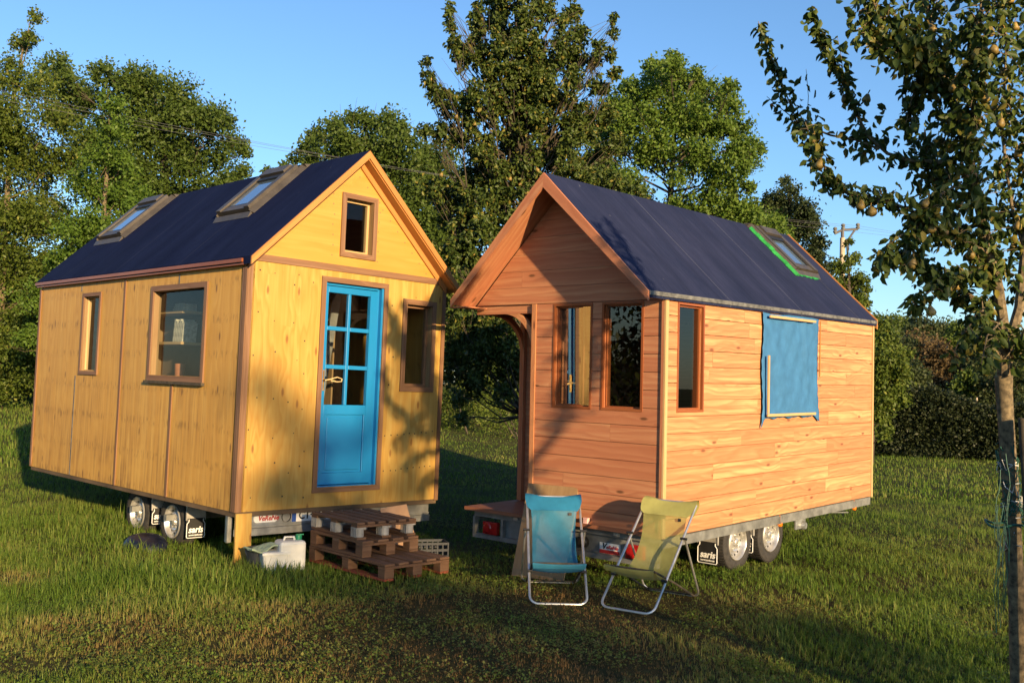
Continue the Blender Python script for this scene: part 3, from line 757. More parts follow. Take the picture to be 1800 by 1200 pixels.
# backing walls with openings (dark inside)
m = MB(); wall(m, [(PX + .022, ZBB), (WB - .022, ZBB), (WB - .022, ZT), (PX + .022, ZT)], [(1.045, 1.46, 1.53, 2.455), (1.61, 2.02, 1.53, 2.455)], lambda u, v, d: (u, d + .022, v), .09, 'h', 0, 0)
boards(m, fr, PX + .022, WB - .03, ZBB, 2.485, [(1.022, 1.48, 1.507, 2.478), (1.588, 2.04, 1.507, 2.478)], rows=13, joint=(1.6, 2.4), seed=5, gap=.005)
m.build('front_wall', [M['larch_shade']], B)
m = MB(); wall(m, [(.115, ZBB), (LB - .02, ZBB), (LB - .02, ZT), (.115, ZT)], [(.22, .62, 1.53, 2.455), (1.85, 2.85, 1.5, 2.40)], lambda u, v, d: (WB - .022 - d, u, v), .09, 'h', 0, 0)
boards(m, rt, .032, LB - .03, ZBB, 2.50, [(.195, .645, 1.507, 2.478)], rows=14, seed=9, gap=.006)
m.build('side_wall', [M['larch']], B)
m = MB(); m.box(.0, .05, PD + .06, LB - .1, ZBB, ZT, 1); m.build('side_wall', M['larch_shade'], B)
m = MB(); m.prism([(.051, LB - .1, ZBB), (WB - .12, LB - .1, ZBB), (WB - .12, LB - .1, ZT), (WB / 2, LB - .1, und_b(WB / 2)), (.051, LB - .1, ZT)], (0, .08, 0)); m.build('back_wall', M['larch_shade'], B)
m = MB(); boards(m, lambda u, v, d: (u, PD + d, v), .0, PX, ZBB + .04, ZT, [], rows=13, seed=3); boards(m, lambda u, v, d: (PX + d, u, v), .03, PD, ZBB + .04, ZT, [], rows=13, seed=4); m.box(.0, PX, PD + .021, PD + .05, ZBB, ZT)
m.build('porch_wall', M['larch_shade'], B)
# gable boarding and the porch beam, arch braces
m = MB(); boards(m, fr, 0, WB, 2.487, 3.60, [], hull=[(.02, 2.487), (WB - .02, 2.487), (WB / 2, und_b(WB / 2) + .01)], rows=7, joint=(3, 4), seed=2)
m.prism([(.02, .03, 2.487), (WB - .02, .03, 2.487), (WB / 2, .03, und_b(WB / 2))], (0, .03, 0)); m.build('gable', M['larch_shade'], B)
m = MB(); m.box(.0, PX + .02, .022, .10, 2.40, 2.486); m.box(.0, .05, .101, PD, 2.40, 2.47); m.box(.05, PX, .11, PD, 2.455, 2.47, 0)
m.build('porch_beam', M['larch_shade'], B)
def arch(mb, to3, u0, v0, u1, v1, w, d0, d1, n=10):
    """quarter arch from (u0,v0) on the beam to (u1,v1) on the post"""
    def pt(t, off):
        a = t * math.pi / 2
        return (u0 + (u1 - u0) * math.sin(a) - 0 * off, v0 + (v1 - v0) * (1 - math.cos(a)))
    def shift(t, off):
        u, v = pt(t, 0); a = t * math.pi / 2
        return (u + off * math.sin(a) * (1 if u1 > u0 else -1) * .9, v + off * math.cos(a) * .9 + 0)
    for k in range(n):
        t0, t1 = k / n, (k + 1) / n
        q = [pt(t0, 0), pt(t1, 0), shift(t1, w), shift(t0, w)]
        nrm = Vector(to3(0, 0, d1)) - Vector(to3(0, 0, d0))
        mb.prism([to3(u, v, d0) for u, v in q], nrm, rnd=.4)
m = MB(); arch(m, fr, .36, 2.40, .735, 2.02, .06, .025, .075); m.build('arch_brace', M['larch'], B)
m = MB(); arch(m, lambda u, v, d: (d, u, v), .26, 2.40, PD - .05, 2.02, .06, .005, .05); m.build('arch_brace', M['larch_shade'], B)
m = MB(); m.box(.003, .06, PD - .05, PD - .001, ZBB + .04, 2.40); m.build('porch_post', M['larch_shade'], B)
m = MB(); m.box(PX - .03, PX + .02, -.012, .03, ZBB + .04, 2.484); m.build('corner_board', M['larch'], B)
m = MB(); m.box(WB - .028, WB - .002, -.016, .03, ZBB - .01, 2.49); m.build('corner_board', M['larch_shade'], B)
m = MB(); m.box(WB - .001, WB + .016, -.016, .03, ZBB - .01, 2.50); m.build('corner_board', M['pale_wood'], B)
m = MB(); m.box(WB - .03, WB + .012, LB - .028, LB + .01, ZBB - .01, 2.50); m.build('corner_board', M['pale_wood'], B)
# roof
KB = (3.662 - 2.54) / (WB / 2 + .03)
YF = -.305
roof_slab('roof', B, WB + .03, 2.54, WB / 2, 3.662, YF, LB + .03, .06, M['roof_b'], M['larch_shade'])
roof_slab('roof', B, -.03, 2.54, WB / 2, 3.662, YF, LB + .03, .06, M['roof_b'], M['larch_shade'])
for s_ in (1, -1):
    m = MB(); f = lambda x, dz: (WB / 2 + s_ * x, YF - .024, 3.665 - KB * x + dz)
    e = WB / 2 + .035
    m.prism([f(0, -.005), f(e, -.005), f(e, -.085 if s_ == 1 else -.085), f(e - .05, -.085), f(0, -.14)], (0, .022, 0), grain=(s_, 0, -KB))
    m.build('bargeboard', M['larch_shade'], B)
    m = MB(); g = lambda x, dz: (WB / 2 + s_ * x, YF, 3.662 - KB * x + dz)
    m.prism([g(0, -.063), g(e - .02, -.063), g(e - .02, -.078), g(0, -.078)], (0, -YF - .002, 0), grain=(0, 1, 0)); m.build('soffit', M['larch_shade'], B)
    m = MB(); f = lambda x, dz: (WB / 2 + s_ * x, LB + .032, 3.665 - KB * x + dz)
    m.prism([f(0, .012), f(e, .012), f(e, -.10), f(0, -.12)], (0, .022, 0), grain=(s_, 0, -KB)); m.build('bargeboard', M['rake'], B)
m = MB(); m.prism([(-.03, YF - .0, 2.452), (.16, YF, 2.452), (.16, -.002, 2.452), (-.03, -.002, 2.452)], (0, 0, .012)); m.build('soffit', M['larch_shade'], B)
m = MB(); m.box(WB + .0345, WB + .040, YF, LB + .03, 2.502, 2.538, 1); m.build('drip_strip', M['drip'], B)
# windows
def window_b(root, to3, u0, u1, v0, v1, glassm, tilt=0., w=.022):
    m = MB(); frame_rect(m, to3, u0, u1, v0, v1, w, -.006, .022); frame_rect(m, to3, u0 + w + .001, u1 - w - .001, v0 + w + .001, v1 - w - .001, .016, .03, .09)
    wn_ = m.build('window', M['window_red'], root)
    a, b, c, d = u0 + w + .01, u1 - w - .01, v0 + w + .01, v1 - w - .01
    pane('pane', [to3(a, c, .045 - tilt), to3(b, c, .045 + tilt), to3(b, d, .045 + tilt), to3(a, d, .045 - tilt)], M[glassm], wn_)
    return wn_
window_b(B, fr, 1.022, 1.48, 1.507, 2.478, 'glass_mirror', -.032)
window_b(B, fr, 1.588, 2.04, 1.507, 2.478, 'glass_dark')
window_b(B, rt, .195, .645, 1.507, 2.478, 'glass_dark')
# skylight with a green membrane
cB, sB = 1 / math.hypot(1, KB), KB / math.hypot(1, KB)
def roofB_r(a, s, h): return (WB + .03 - s * cB + h * sB, a, 2.54 + s * sB + h * cB)
sk = skylight(B, roofB_r, 3.50, 4.08, .78, 1.52, .062)
m = MB(); rg = random.Random(4)
def ragged(a0, a1, s0, s1, along):
    n = 14
    for i in range(n):
        t0, t1 = i / n, (i + 1) / n
        if along == 's':
            y0, y1 = s0 + (s1 - s0) * t0, s0 + (s1 - s0) * t1; j = rg.uniform(-.012, .012)
            q = [(a0 + j, y0), (a1, y0), (a1, y1), (a0 + j, y1)]
        else:
            x0, x1 = a0 + (a1 - a0) * t0, a0 + (a1 - a0) * t1; j = rg.uniform(-.015, .015)
            q = [(x0, s0 + j), (x1, s0 + j), (x1, s1), (x0, s1)]
        h = .006 + rg.uniform(0, .008)
        m.hexa([roofB_r(*q[0], .003), roofB_r(*q[1], .003), roofB_r(*q[3], .003), roofB_r(*q[2], .003), roofB_r(*q[0], h), roofB_r(*q[1], h + .03 * (along == 's')), roofB_r(*q[3], h), roofB_r(*q[2], h + .03 * (along == 's'))], 0)
ragged(3.412, 3.435, .67, 1.52, 's'); ragged(3.412, 4.06, .675, .70, 'a')
m.build('green_membrane', M['tape'], sk)
# porch deck, trailer
m = MB(); rg = random.Random(8)
for k in range(6):
    a = -.045 + k * .1365; m.box(a, a + .133, -.03, PD - .002, ZBB + .005, ZBB + .033, 1)
m.build('porch_deck', M['deck'], B)
m = MB(); m.box(-.045, WB + .004, -.05, -.031, ZBB + .0, ZBB + .034, 0); m.build('deck_edge', M['deck'], B)
m = MB(); m.box(.05, WB - .02, .03, LB - .03, ZBB - .03, ZBB - .001, 1); m.build('floor', M['interior'], B)
m = MB()
m.box(WB - .04, WB - .005, .02, LB - .02, .345, ZBB - .012, 1); m.box(.02, .06, .06, LB - .02, .345, ZBB - .031, 1)
for y in (1.0, 2.0, 3.0, 4.0): m.box(.061, WB - .041, y, y + .05, .36, ZBB - .032, 0)
m.box(.061, WB - .1, 1.35, 1.41, .21, .27, 0); m.box(.061, WB - .1, 2.03, 2.09, .21, .27, 0)
m.bar((WB - .1, LB - .1, .37), (WB / 2, LB + 1.2, .37), .07, .09); m.bar((.1, LB - .1, .37), (WB / 2, LB + 1.2, .371), .07, .09)
m.bar((WB - .03, 3.30, .36), (WB - .05, 3.95, .30), .05, .012)
m.build('chassis', M['steel_dull'], B)
m = MB()
m.box(.03, WB - .045, .02, .045, .385, ZBB - .004, 0); m.box(.03, WB - .045, .0, .05, .175, .215, 0); m.box(.03, .06, .0, .05, .216, .384, 2)
m.box(.42, WB - .045, .052, .06, .216, .384, 0); m.box(.40, .43, .004, .05, .216, .384, 2)
m.build('rear_beam', M['steel_dull'], B)
for x in (.56, 1.75):
    m = MB(); m.box(x, x + .06, .008, .0195, .40, .425, 0); m.bar((x + .01, .004, .412), (x + .05, .004, .405), .008, .012); m.build('latch', M['steel'], B)
for x in (.16, 1.88):
    m = MB(); m.box(x, x + .19, .005, .05, .222, .345, 0); m.lathe([(.0, .012), (.045, .010), (.055, 0)], (x + .06, .005, .284), (0, -1, 0), 16); m.build('tail_lamp', M['redlens'], B, bevel=.006)
m = MB(); m.lathe([(.0, .05), (.04, .05), (.05, .04), (.052, 0)], (1.40, .05, .295), (0, -1, 0), 18); m.build('socket', M['black'], B, True)
m = MB(); m.box(1.575, 1.80, .044, .050, .222, .318, 0); lp = m.build('logo_plate', M['white'], B)
m = MB(); m.box(1.577, 1.798, .0415, .0438, .224, .256, 0); m.build('red_band', M['red_print'], lp)
text_mesh('lettering', 'V', .075, M['black'], lp, text_frame((1.622, .0425, .286), (1, 0, 0), (0, 0, 1)), shear=.3, bold=.002)
text_mesh('lettering', 'eReNe', .046, M['red_print'], lp, text_frame((1.712, .0425, .281), (1, 0, 0), (0, 0, 1)), shear=.25, bold=.001)
for y in (1.38, 2.06): make_wheel(B, WB - .03, 1, y)
make_wheel(B, .05, -1, 1.38); make_wheel(B, .05, -1, 2.06)
make_guard(B, WB - .25, WB - .03, 1.005, .40, .262, .075); make_guard(B, WB - .25, WB - .03, 1.695, .40, .275, .10)
for y in (2.23, 4.10):
    m = MB(); m.lathe([(.0, .03), (.02, .028), (.026, .018), (.026, 0)], (WB - .03, y, .335 - .0), (1, 0, 0), 14); m.box(WB - .034, WB - .004, y - .05, y - .028, .336, .43, 2); m.build('side_lamp', M['orangelens'], B, True)
    m = MB(); m.box(WB - .003, WB + .004, y - .055, y - .04, .345, .425, 2); m.box(WB - .003, WB + .004, y - .03, y - .015, .345, .425, 2); m.build('bracket', M['steel'], B)
m = MB(); m.box(WB - .10, WB - .085, 2.72, 2.96, .22, .40, 2); m.lathe([(.0, .03), (.035, .03), (.05, .0), (.05, -.03)], (WB - .083, 2.90, .25), (1, 0, 0), 16); m.build('leg_bracket', M['steel'], B)
# tarp over the big side opening
tr_ = empty('tarp', 'blue fabric sheet nailed with thin battens over the window of the larch house', 'tarp', matrix=B.matrix_world.copy())
nu, nv = 44, 36; m = MB(); rg = random.Random(6); grid = {}
for i in range(nu + 1):
    for j in range(nv + 1):
        u, v = i / nu, j / nv
        lft = 1.70 + .03 * v * (1 - v) * 3 + .02 * math.sin(v * 9); rgt = 2.985 + .05 * (1 - v) ** 3 - .03 * math.sin(v * 3.2)
        bot = 1.425 + + .007 * math.sin(u * 23) + .005 * math.sin(u * 51) - .10 * math.exp(-(u / .045) ** 2) - .05 * math.exp(-((u - 1) / .06) ** 2); top = 2.478 - .01 * math.sin(u * 7)
        y = lft + (rgt - lft) * u; z = bot + (top - bot) * v
        inb = min(1, min(u, 1 - u) * 9) * min(1, min(v * 1.2, 1 - v) * 9)
        fold = .006 * math.sin(u * 19 + v * 5) * (.4 + .6 * v) + .004 * math.sin((u - v * .5) * 31) + .006 * math.sin((u * 1.3 + v) * 9)
        fold += .035 * math.exp(-((u - .72 - .12 * (1 - v)) / .035) ** 2) * v
        edge = .008 * math.sin(v * 27 + u * 40) * (1 - min(1, min(u, 1 - u) * 14))
        grid[i, j] = (WB + .022 + max(-.012, fold) * inb + abs(edge), y, z)
for i in range(nu):
    for j in range(nv): m.face([grid[i, j], grid[i + 1, j], grid[i + 1, j + 1], grid[i, j + 1]], [(i / nu, j / nv), ((i + 1) / nu, j / nv), ((i + 1) / nu, (j + 1) / nv), (i / nu, (j + 1) / nv)])
to = m.build('cloth', M['tarp'], tr_)
me = to.data; me.polygons.foreach_set('use_smooth', [True] * len(me.polygons))
w_ = to.modifiers.new('weld', 'WELD'); w_.merge_threshold = 1e-5
s_ = to.modifiers.new('solid', 'SOLIDIFY'); s_.thickness = .003
for b in ((1.765, 1.795, 1.475, 2.05), (1.765, 2.855, 1.445, 1.472), (1.79, 2.83, 2.425, 2.45)):
    m = MB(); m.box(WB + .055, WB + .068, *b); m.build('batten', M['pale_wood'], tr_)
m = MB(); m.box(WB + .03, WB + .04, 2.998, 3.012, 1.85, 2.45); m.build('batten', M['rake'], tr_)
# ------------------------------------------------------------------ meadow
xs = np.concatenate([-np.geomspace(900, 13, 30), np.linspace(-12, 12, 97), np.geomspace(13, 900, 30)])
ys = np.concatenate([-np.geomspace(500, 22, 16), np.linspace(-20, 2, 12), np.linspace(3, 26, 93), np.linspace(27, 60, 34), np.geomspace(62, 1500, 26)])
GX, GY = np.meshgrid(xs, ys); GZ = gz(GX, GY)
V = np.stack([GX, GY, GZ], -1).reshape(-1, 3); nx, ny = len(xs), len(ys)
ii, jj = np.meshgrid(np.arange(nx - 1), np.arange(ny - 1)); a = (jj * nx + ii).ravel()
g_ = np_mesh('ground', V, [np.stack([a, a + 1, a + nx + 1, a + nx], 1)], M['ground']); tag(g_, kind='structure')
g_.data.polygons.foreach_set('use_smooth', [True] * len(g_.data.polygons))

class VNoise:
    def __init__(s, seed): s.g = np.random.default_rng(seed).random((64, 64))
    def __call__(s, x, y):
        xi = np.floor(x).astype(int); yi = np.floor(y).astype(int); fx = x - xi; fy = y - yi
        fx = fx * fx * (3 - 2 * fx); fy = fy * fy * (3 - 2 * fy); G = lambda i, j: s.g[j % 64, i % 64]
        return (G(xi, yi) * (1 - fx) + G(xi + 1, yi) * fx) * (1 - fy) + (G(xi, yi + 1) * (1 - fx) + G(xi + 1, yi + 1) * fx) * fy
n1, n2, n3 = VNoise(1), VNoise(2), VNoise(3)
def fbm(n, x, y): return (n(x, y) * .55 + n(x * 2.1 + 7, y * 2.1) * .3 + n(x * 4.3, y * 4.3 + 3) * .15)
def blob(x, y, cx, cy, rx, ry): return np.exp(-((x - cx) / rx) ** 2 - ((y - cy) / ry) ** 2)
def dryness(x, y):
    d = 1.15 * blob(x, y, -.7, 6.0, 2.0, .8) + 1.15 * blob(x, y, .35, 7.5, .9, 1.0) + .5 * blob(x, y, -1.9, 7.4, 1.2, .3) + 1.0 * blob(x, y, -4.4, 8.0, .7, .4) + .5 * blob(x, y, -2.6, 6.7, 1.2, .35) + .4 * blob(x, y, -.5, 7.6, .9, .5) + .35 * blob(x, y, 2.0, 8.2, .7, .5) + .35 * blob(x, y, 3.4, 7.6, .6, .5)
    return d * (.35 + 1.1 * fbm(n1, x * 1.6, y * 1.6)) + .75 * (fbm(n2, x * .9, y * .9) - .43)
def blade_len(x, y):
    L = .040 + .045 * smooth(-1.0, -2.6, x) * smooth(5.6, 7.5, y) + .05 * blob(x, y, -2.0, 8.6, 1.4, .8) + .05 * blob(x, y, -4.0, 11.2, .9, .9) + .025 * smooth(1.2, 3.0, x)
    L = L * (1 - .45 * np.clip(dryness(x, y), 0, 1)) * (.32 + 1.3 * fbm(n3, x * 2.6, y * 2.6))
    return L
def make_grass(name, N, y0, y1, power, wide, lens, wid, seed):
    r = np.random.default_rng(seed)
    t = r.random(N); y = (y0 ** (1 - power) + t * (y1 ** (1 - power) - y0 ** (1 - power))) ** (1 / (1 - power))
    x = (r.random(N) * 2 - 1) * (y * wide + 1.0)
    # tufts: pull the blades towards nearby tuft centres
    k = r.random(N) < .6; cx = np.round(x / .09) * .09; cy = np.round(y / .09) * .09
    h = np.sin(cx * 127.1 + cy * 311.7) * 43758.5; jx = (h - np.floor(h) - .5) * .09; h2 = np.sin(cx * 269.5 + cy * 183.3) * 43758.5; jy = (h2 - np.floor(h2) - .5) * .09
    f = np.where(k & (y < 18), .55, 0.); x = x + (cx + jx - x) * f; y = y + (cy + jy - y) * f
    L = blade_len(x, y) * lens * r.uniform(.6, 1.35, N) * np.where(r.random(N) < .02, 1.7, 1)
    dry = dryness(x, y); keep = r.random(N) < 1.05 - .55 * np.clip(dry, 0, 1)
    x, y, L, dry = x[keep], y[keep], L[keep], dry[keep]; N = len(x)
    az = r.uniform(0, 2 * np.pi, N) * .85 + (n2(x * 1.3, y * 1.3) * 12); lean = r.uniform(.15, 1.5, N)
    dx, dy = np.cos(az), np.sin(az); w = wid * r.uniform(.7, 1.3, N) * (.6 + .4 * L / .1)
    wx, wy = -dy * w / 2, dx * w / 2
    z0 = gz(x, y) - .005
    hm, rm = L * .55 * np.cos(lean * .4), L * .55 * np.sin(lean * .4)
    ht, rt_ = hm + L * .5 * np.cos(lean * 1.15), rm + L * .5 * np.sin(lean * 1.15)
    V = np.empty((N, 5, 3))
    V[:, 0] = np.stack([x - wx, y - wy, z0], 1); V[:, 1] = np.stack([x + wx, y + wy, z0], 1)
    V[:, 2] = np.stack([x + dx * rm + wx * .85, y + dy * rm + wy * .85, z0 + hm], 1); V[:, 3] = np.stack([x + dx * rm - wx * .85, y + dy * rm - wy * .85, z0 + hm], 1)
    V[:, 4] = np.stack([x + dx * rt_, y + dy * rt_, z0 + np.maximum(ht, .004)], 1)
    b = np.arange(N) * 5
    tint = np.clip(.35 + .75 * dry + r.normal(0, .14, N) + .22 * (fbm(n1, x * .5 + 9, y * .5) - .5), 0, 1)
    o = np_mesh(name, V.reshape(-1, 3), [np.stack([b, b + 1, b + 2, b + 3], 1), np.stack([b + 3, b + 2, b + 4], 1)], M['grass'], attr={'tint': np.repeat(tint, 5)})
    return tag(o, kind='stuff')
g1 = make_grass('meadow_grass', 460000, 4.4, 17.0, 1.15, .58, 1.0, .0055, 21); tag(g1, 'long and short green and straw grass of the meadow round the two houses', 'grass')
g2 = make_grass('meadow_grass', 110000, 16.5, 60.0, 1.4, .60, 1.25, .017, 22); tag(g2, 'green grass of the far part of the meadow behind the houses', 'grass')

def make_weeds(N, seed):
    r = np.random.default_rng(seed); t = r.random(N); y = 5.0 * (15 / 5.0) ** t; x = (r.random(N) * 2 - 1) * (y * .56 + .4)
    keep = fbm(n3, x * 1.9 + 4, y * 1.9) + r.normal(0, .08, N) > .5; x, y = x[keep], y[keep]; k = 7
    n = len(x); cx = np.repeat(x, k) + r.normal(0, .022, n * k); cy = np.repeat(y, k) + r.normal(0, .022, n * k); N = n * k
    s = r.uniform(.010, .020, N) * np.repeat(r.uniform(.7, 1.3, n), k); a = r.uniform(0, 6.28, N); tl = r.uniform(-.5, .9, N)
    cz = gz(cx, cy) + r.uniform(.012, .05, N)
    dx, dy, dz = np.cos(a) * np.cos(tl), np.sin(a) * np.cos(tl), np.sin(tl); wx, wy = -np.sin(a), np.cos(a)
    V = np.empty((N, 4, 3)); f = lambda u, w: np.stack([cx + dx * s * u + wx * s * w, cy + dy * s * u + wy * s * w, cz + dz * s * u], 1)
    V[:, 0], V[:, 1], V[:, 2], V[:, 3] = f(0, 0), f(.6, .42), f(1.15, 0), f(.6, -.42); b = np.arange(N) * 4
    tint = np.clip(np.repeat(r.normal(.30, .10, n), k) + .3 * np.repeat(np.clip(dryness(x, y), 0, 1), k) + np.where(r.random(N) < .03, .4, 0), 0, 1)
    o = np_mesh('clover', V.reshape(-1, 3), [np.stack([b, b + 1, b + 2, b + 3], 1)], M['grass'], attr={'tint': np.repeat(tint, 4)}); return tag(o, 'low clover and small leafy weeds growing among the grass', 'ground cover', kind='stuff')
make_weeds(24000, 31)

# ------------------------------------------------------------------ deck chairs
def deck_chair(label, loc, rz, s1, s2, sag=1.0):
    c = empty('deck_chair', label, 'deck chair', loc, rz, 'deck chairs in front of the larch house')
    w = .225
    def U(pts, r, n=8):
        return MB().tube(pts, r, n)
    def arc_corner(x, s, z, sx, k=5, r=.06):
        return [(x - sx * r * (1 - math.cos(a)) if True else x, s, z) for a in ()]
    def legpath(w, s_top, z_top, s_bot, z_bot, r=.07):
        d = Vector((0, s_top - s_bot, z_top - z_bot)).normalized(); p = [(-w, s_top, z_top)]
        for k in range(6):
            a = math.pi / 2 * k / 5; q = Vector((-w + r * (1 - math.cos(a)), s_bot, z_bot)) + d * r * (1 - math.sin(a)); p.append(tuple(q))
        for k in range(6):
            a = math.pi / 2 * (1 - k / 5); q = Vector((w - r * (1 - math.cos(a)), s_bot, z_bot)) + d * r * (1 - math.sin(a)); p.append(tuple(q))
        p.append((w, s_top, z_top)); return p
    U(legpath(w, .80, .80, .01, .014), .0105).build('main_frame', M['alu'], c, True)
    U(legpath(w + .024, .53, .55, .86, .014), .009).build('rear_leg', M['alu'], c, True)
    m = MB(); m.tube([(-w + .02, .84, .02), (-w + .02, .45, .19), (-w + .018, .05, .345)], .009); m.tube([(w - .02, .84, .02), (w - .02, .45, .19), (w - .018, .05, .345)], .009)
    m.tube([(-w + .018, .05, .345), (w - .018, .05, .345)], .009); m.tube([(-w + .02, .80, .036), (w - .02, .80, .036)], .008)
    m.build('seat_rail', M['bark_dark'], c, True)
    m = MB(); m.tube([(-w, .80, .80), (-w + .03, .815, .818), (w - .03, .815, .818), (w, .80, .80)], .0105); m.build('top_rail', M['alu'], c, True)
    for sx in (-1, 1):
        m = MB(); m.tube([(sx * (w - .015), .53, .55), (sx * (w + .04), .53, .55)], .011, 8); m.build('pivot', M['black'], c, True)
        m = MB(); m.tube([(sx * (w + .013), .22, .245), (sx * (w - .03), .22, .245)], .012, 8); m.build('pivot', M['black'], c, True)
    prof = [(.690, .708, .194), (.665, .61, .186), (.63, .50, .183), (.55, .385, .183), (.46, .305, .186), (.36, .258, .190), (.26, .245, .196), (.16, .268, .203), (.09, .315, .208), (.045, .352, .211), (.036, .335, .211), (.05, .30, .205)]
    def smoothp(p, n):
        P_ = np.array(p); t = np.linspace(0, len(p) - 1, n); out = []
        for x in t:
            i = int(min(x, len(p) - 2)); f = x - i; p0, p1, p2, p3 = P_[max(i - 1, 0)], P_[i], P_[i + 1], P_[min(i + 2, len(p) - 1)]
            out.append(.5 * ((2 * p1) + (-p0 + p2) * f + (2 * p0 - 5 * p1 + 4 * p2 - p3) * f ** 2 + (-p0 + 3 * p1 - 3 * p2 + p3) * f ** 3))
        return out
    def sheet(name, p, mat, n, crease=0.):
        pp = smoothp(p, n); m = MB(); nu = 16; L = 0; g = []
        for i, q in enumerate(pp):
            row = []
            for k in range(nu + 1):
                u = k / nu * 2 - 1; dip = -.022 * (1 - u * u) * math.sin(min(1, i / (len(pp) - 1)) * math.pi)
                wr = crease * math.sin(u * 11 + i * .7) * abs(u) ** 2
                row.append((u * q[2], q[0] - dip * .6 + wr, q[1] + dip + wr))
            g.append(row)
        for i in range(len(g) - 1):
            for k in range(nu): m.face([g[i][k], g[i][k + 1], g[i + 1][k + 1], g[i + 1][k]])
        o = m.build(name, mat, c); o.data.polygons.foreach_set('use_smooth', [True] * len(o.data.polygons))
        wd = o.modifiers.new('weld', 'WELD'); wd.merge_threshold = 1e-5
        return o
    sheet('sling', prof, M[s1], 40)
    pk = [(.684, .706, .197), (.705, .74, .226), (.745, .795, .242), (.79, .838, .240), (.835, .838, .238), (.84, .785, .236), (.80, .705, .21)]
    sheet('head_pocket', pk, M[s2], 26, .004)
    m = MB(); m.box(.125, .150, .664, .672, .668, .693); m.build('label_tag', M['black'], c)
    return c
deck_chair('turquoise blue mesh deck chair in front of the leaning plywood board', (.427, 7.77, 0), .04, 'sling_blue', 'sling_blue2').scale = (1, 1, .92)
deck_chair('pale yellow mesh deck chair beside the corner of the larch house', (.925, 7.62, 0), -.58, 'sling_yellow', 'sling_yellow2').scale = (1, 1, .95)

# ------------------------------------------------------------------ pallets stacked as a step
def pallet(label, o, e1, L, W, z0, H, nb, blockm, skidm, rot=0):
    rz = math.atan2(e1[1], e1[0]) + rot
    r = empty('pallet', label, 'pallet', (o[0], o[1], z0), rz, 'pallets stacked as a step below the door')
    rg = random.Random(int(z0 * 1000)); t = .022
    m = MB(); wb = W / (nb + (nb - 1) * .42); st = wb * 1.42
    for k in range(nb):
        y = k * st; j = rg.uniform(-.006, .006); m.box(j, L + j * .5, y, y + wb, H - t + rg.uniform(-.002, .002), H, 0)
    m.build('deck', M['pallet'], r, bevel=.003)
    m = MB()
    for k in range(3):
        x = k * (L - .10) / 2; m.box(x, x + .10, .002, W - .002, H - 2 * t, H - t - .002, 1)
    m.build('cross_board', M['pallet'], r)
    bh = (t, H - 2 * t - .001)
    for i in range(3):
        for k in range(3):
            x = i * (L - .10) / 2; y = k * (W - .10) / 2; m = MB()
            if blockm == 'guard':
                m.lathe([(.045, bh[0]), (.045, bh[1])], (x + .05, y + .05, 0), (0, 0, 1), 14); m.box(x + .004, x + .096, y + .004, y + .096, bh[1] - .012, bh[1], 2)
                for q in range(4): m.box(x + .0 + q * .026, x + .012 + q * .026, y + .0, y + .005, bh[0], bh[1], 2)
            else: m.box(x + rg.uniform(-.004, .004), x + .10, y + .001, y + .10, bh[0], bh[1], 0)
            m.build('block', M[blockm], r, bevel=.004 if blockm != 'guard' else 0)
    for k in range(3):
        y = k * (W - .10) / 2; m = MB(); m.box(0.002, L - .002, y + .002, y + .098, 0, t - .001, 0); m.build('skid', M[skidm], r, bevel=.003)
    return r
E1, E2 = np.array([.69, -.724]), np.array([.724, .69]); P0 = np.array([-1.80, 9.14])
pallet('weathered wooden pallet with red skids at the bottom of the stack in the grass', P0, E1, 1.16, .70, .035, .144, 5, 'pallet', 'pallet_red')
pallet('shorter brown wooden pallet in the middle of the stack', P0 + E1 * .01 + E2 * .0, E1, .80, .62, .181, .140, 4, 'pallet', 'pallet', .02)
pallet('topmost pallet of the stack with grey plastic blocks below the turquoise door', P0 + E1 * -.06 + E2 * .05, E1, .80, .62, .323, .150, 6, 'guard', 'pallet', -.06)
for x, y, l in ((-1.55, 8.77, 0), (-.95, 8.23, 0)):
    pass

# ------------------------------------------------------------------ things under and beside the yellow house
def frame_at(px, py, z=0):
    d = ray(px, py); t = (z - CAM_Z) / d[2]; p = _C + d * t; return p
q = frame_at(508, 1003)
j = empty('jerrycan', 'milky white plastic jerrycan with a green cap beside the pallets', 'jerrycan', (q[0], q[1], .0), .55)
m = MB(); m.box(-.12, .12, -.10, .10, .0, .275, 2); jb = m.build('body', M['can'], j, bevel=.03)
m = MB(); m.tube([(-.06, 0, .268), (-.05, 0, .30), (.03, 0, .30), (.04, 0, .268)], .012, 8); m.build('grip', M['can'], j, True)
m = MB(); m.lathe([(.028, .27), (.03, .30), (.028, .312), (0, .312)], (.075, 0, 0), (0, 0, 1), 14); m.box(.05, .12, -.008, .008, .312, .322, 0); m.build('cap', M['green_plastic'], j, True)
q = frame_at(480, 1006)
t_ = empty('tub', 'white plastic tub standing in the grass in front of the jerrycan', 'tub', (q[0], q[1], 0), .5)
m = MB()
for s_, hw in ((0, .10), (1, .115)): pass
m.hexa([(-.10, -.07, 0), (.10, -.07, 0), (-.10, .07, 0), (.10, .07, 0), (-.115, -.085, .19), (.115, -.085, .19), (-.115, .085, .19), (.115, .085, .19)], 2); m.build('body', M['can'], t_, bevel=.02)
m = MB(); m.box(-.125, .125, -.095, -.086, .165, .188, 0); m.box(-.125, .125, .086, .095, .165, .188, 0); m.build('rim', M['can'], t_, bevel=.003)
q = frame_at(449, 1004)
bx = empty('bucket', 'grey bucket in the shade between the plank and the white tub', 'bucket', (q[0], q[1] + .06, 0), 0)
m = MB(); m.lathe([(0, .0), (.085, .0), (.108, .19), (.114, .19), (.114, .2), (.104, .2), (.08, .012), (0, .012)], (0, 0, 0), (0, 0, 1), 22); m.build('shell', M['crate'], bx, True)
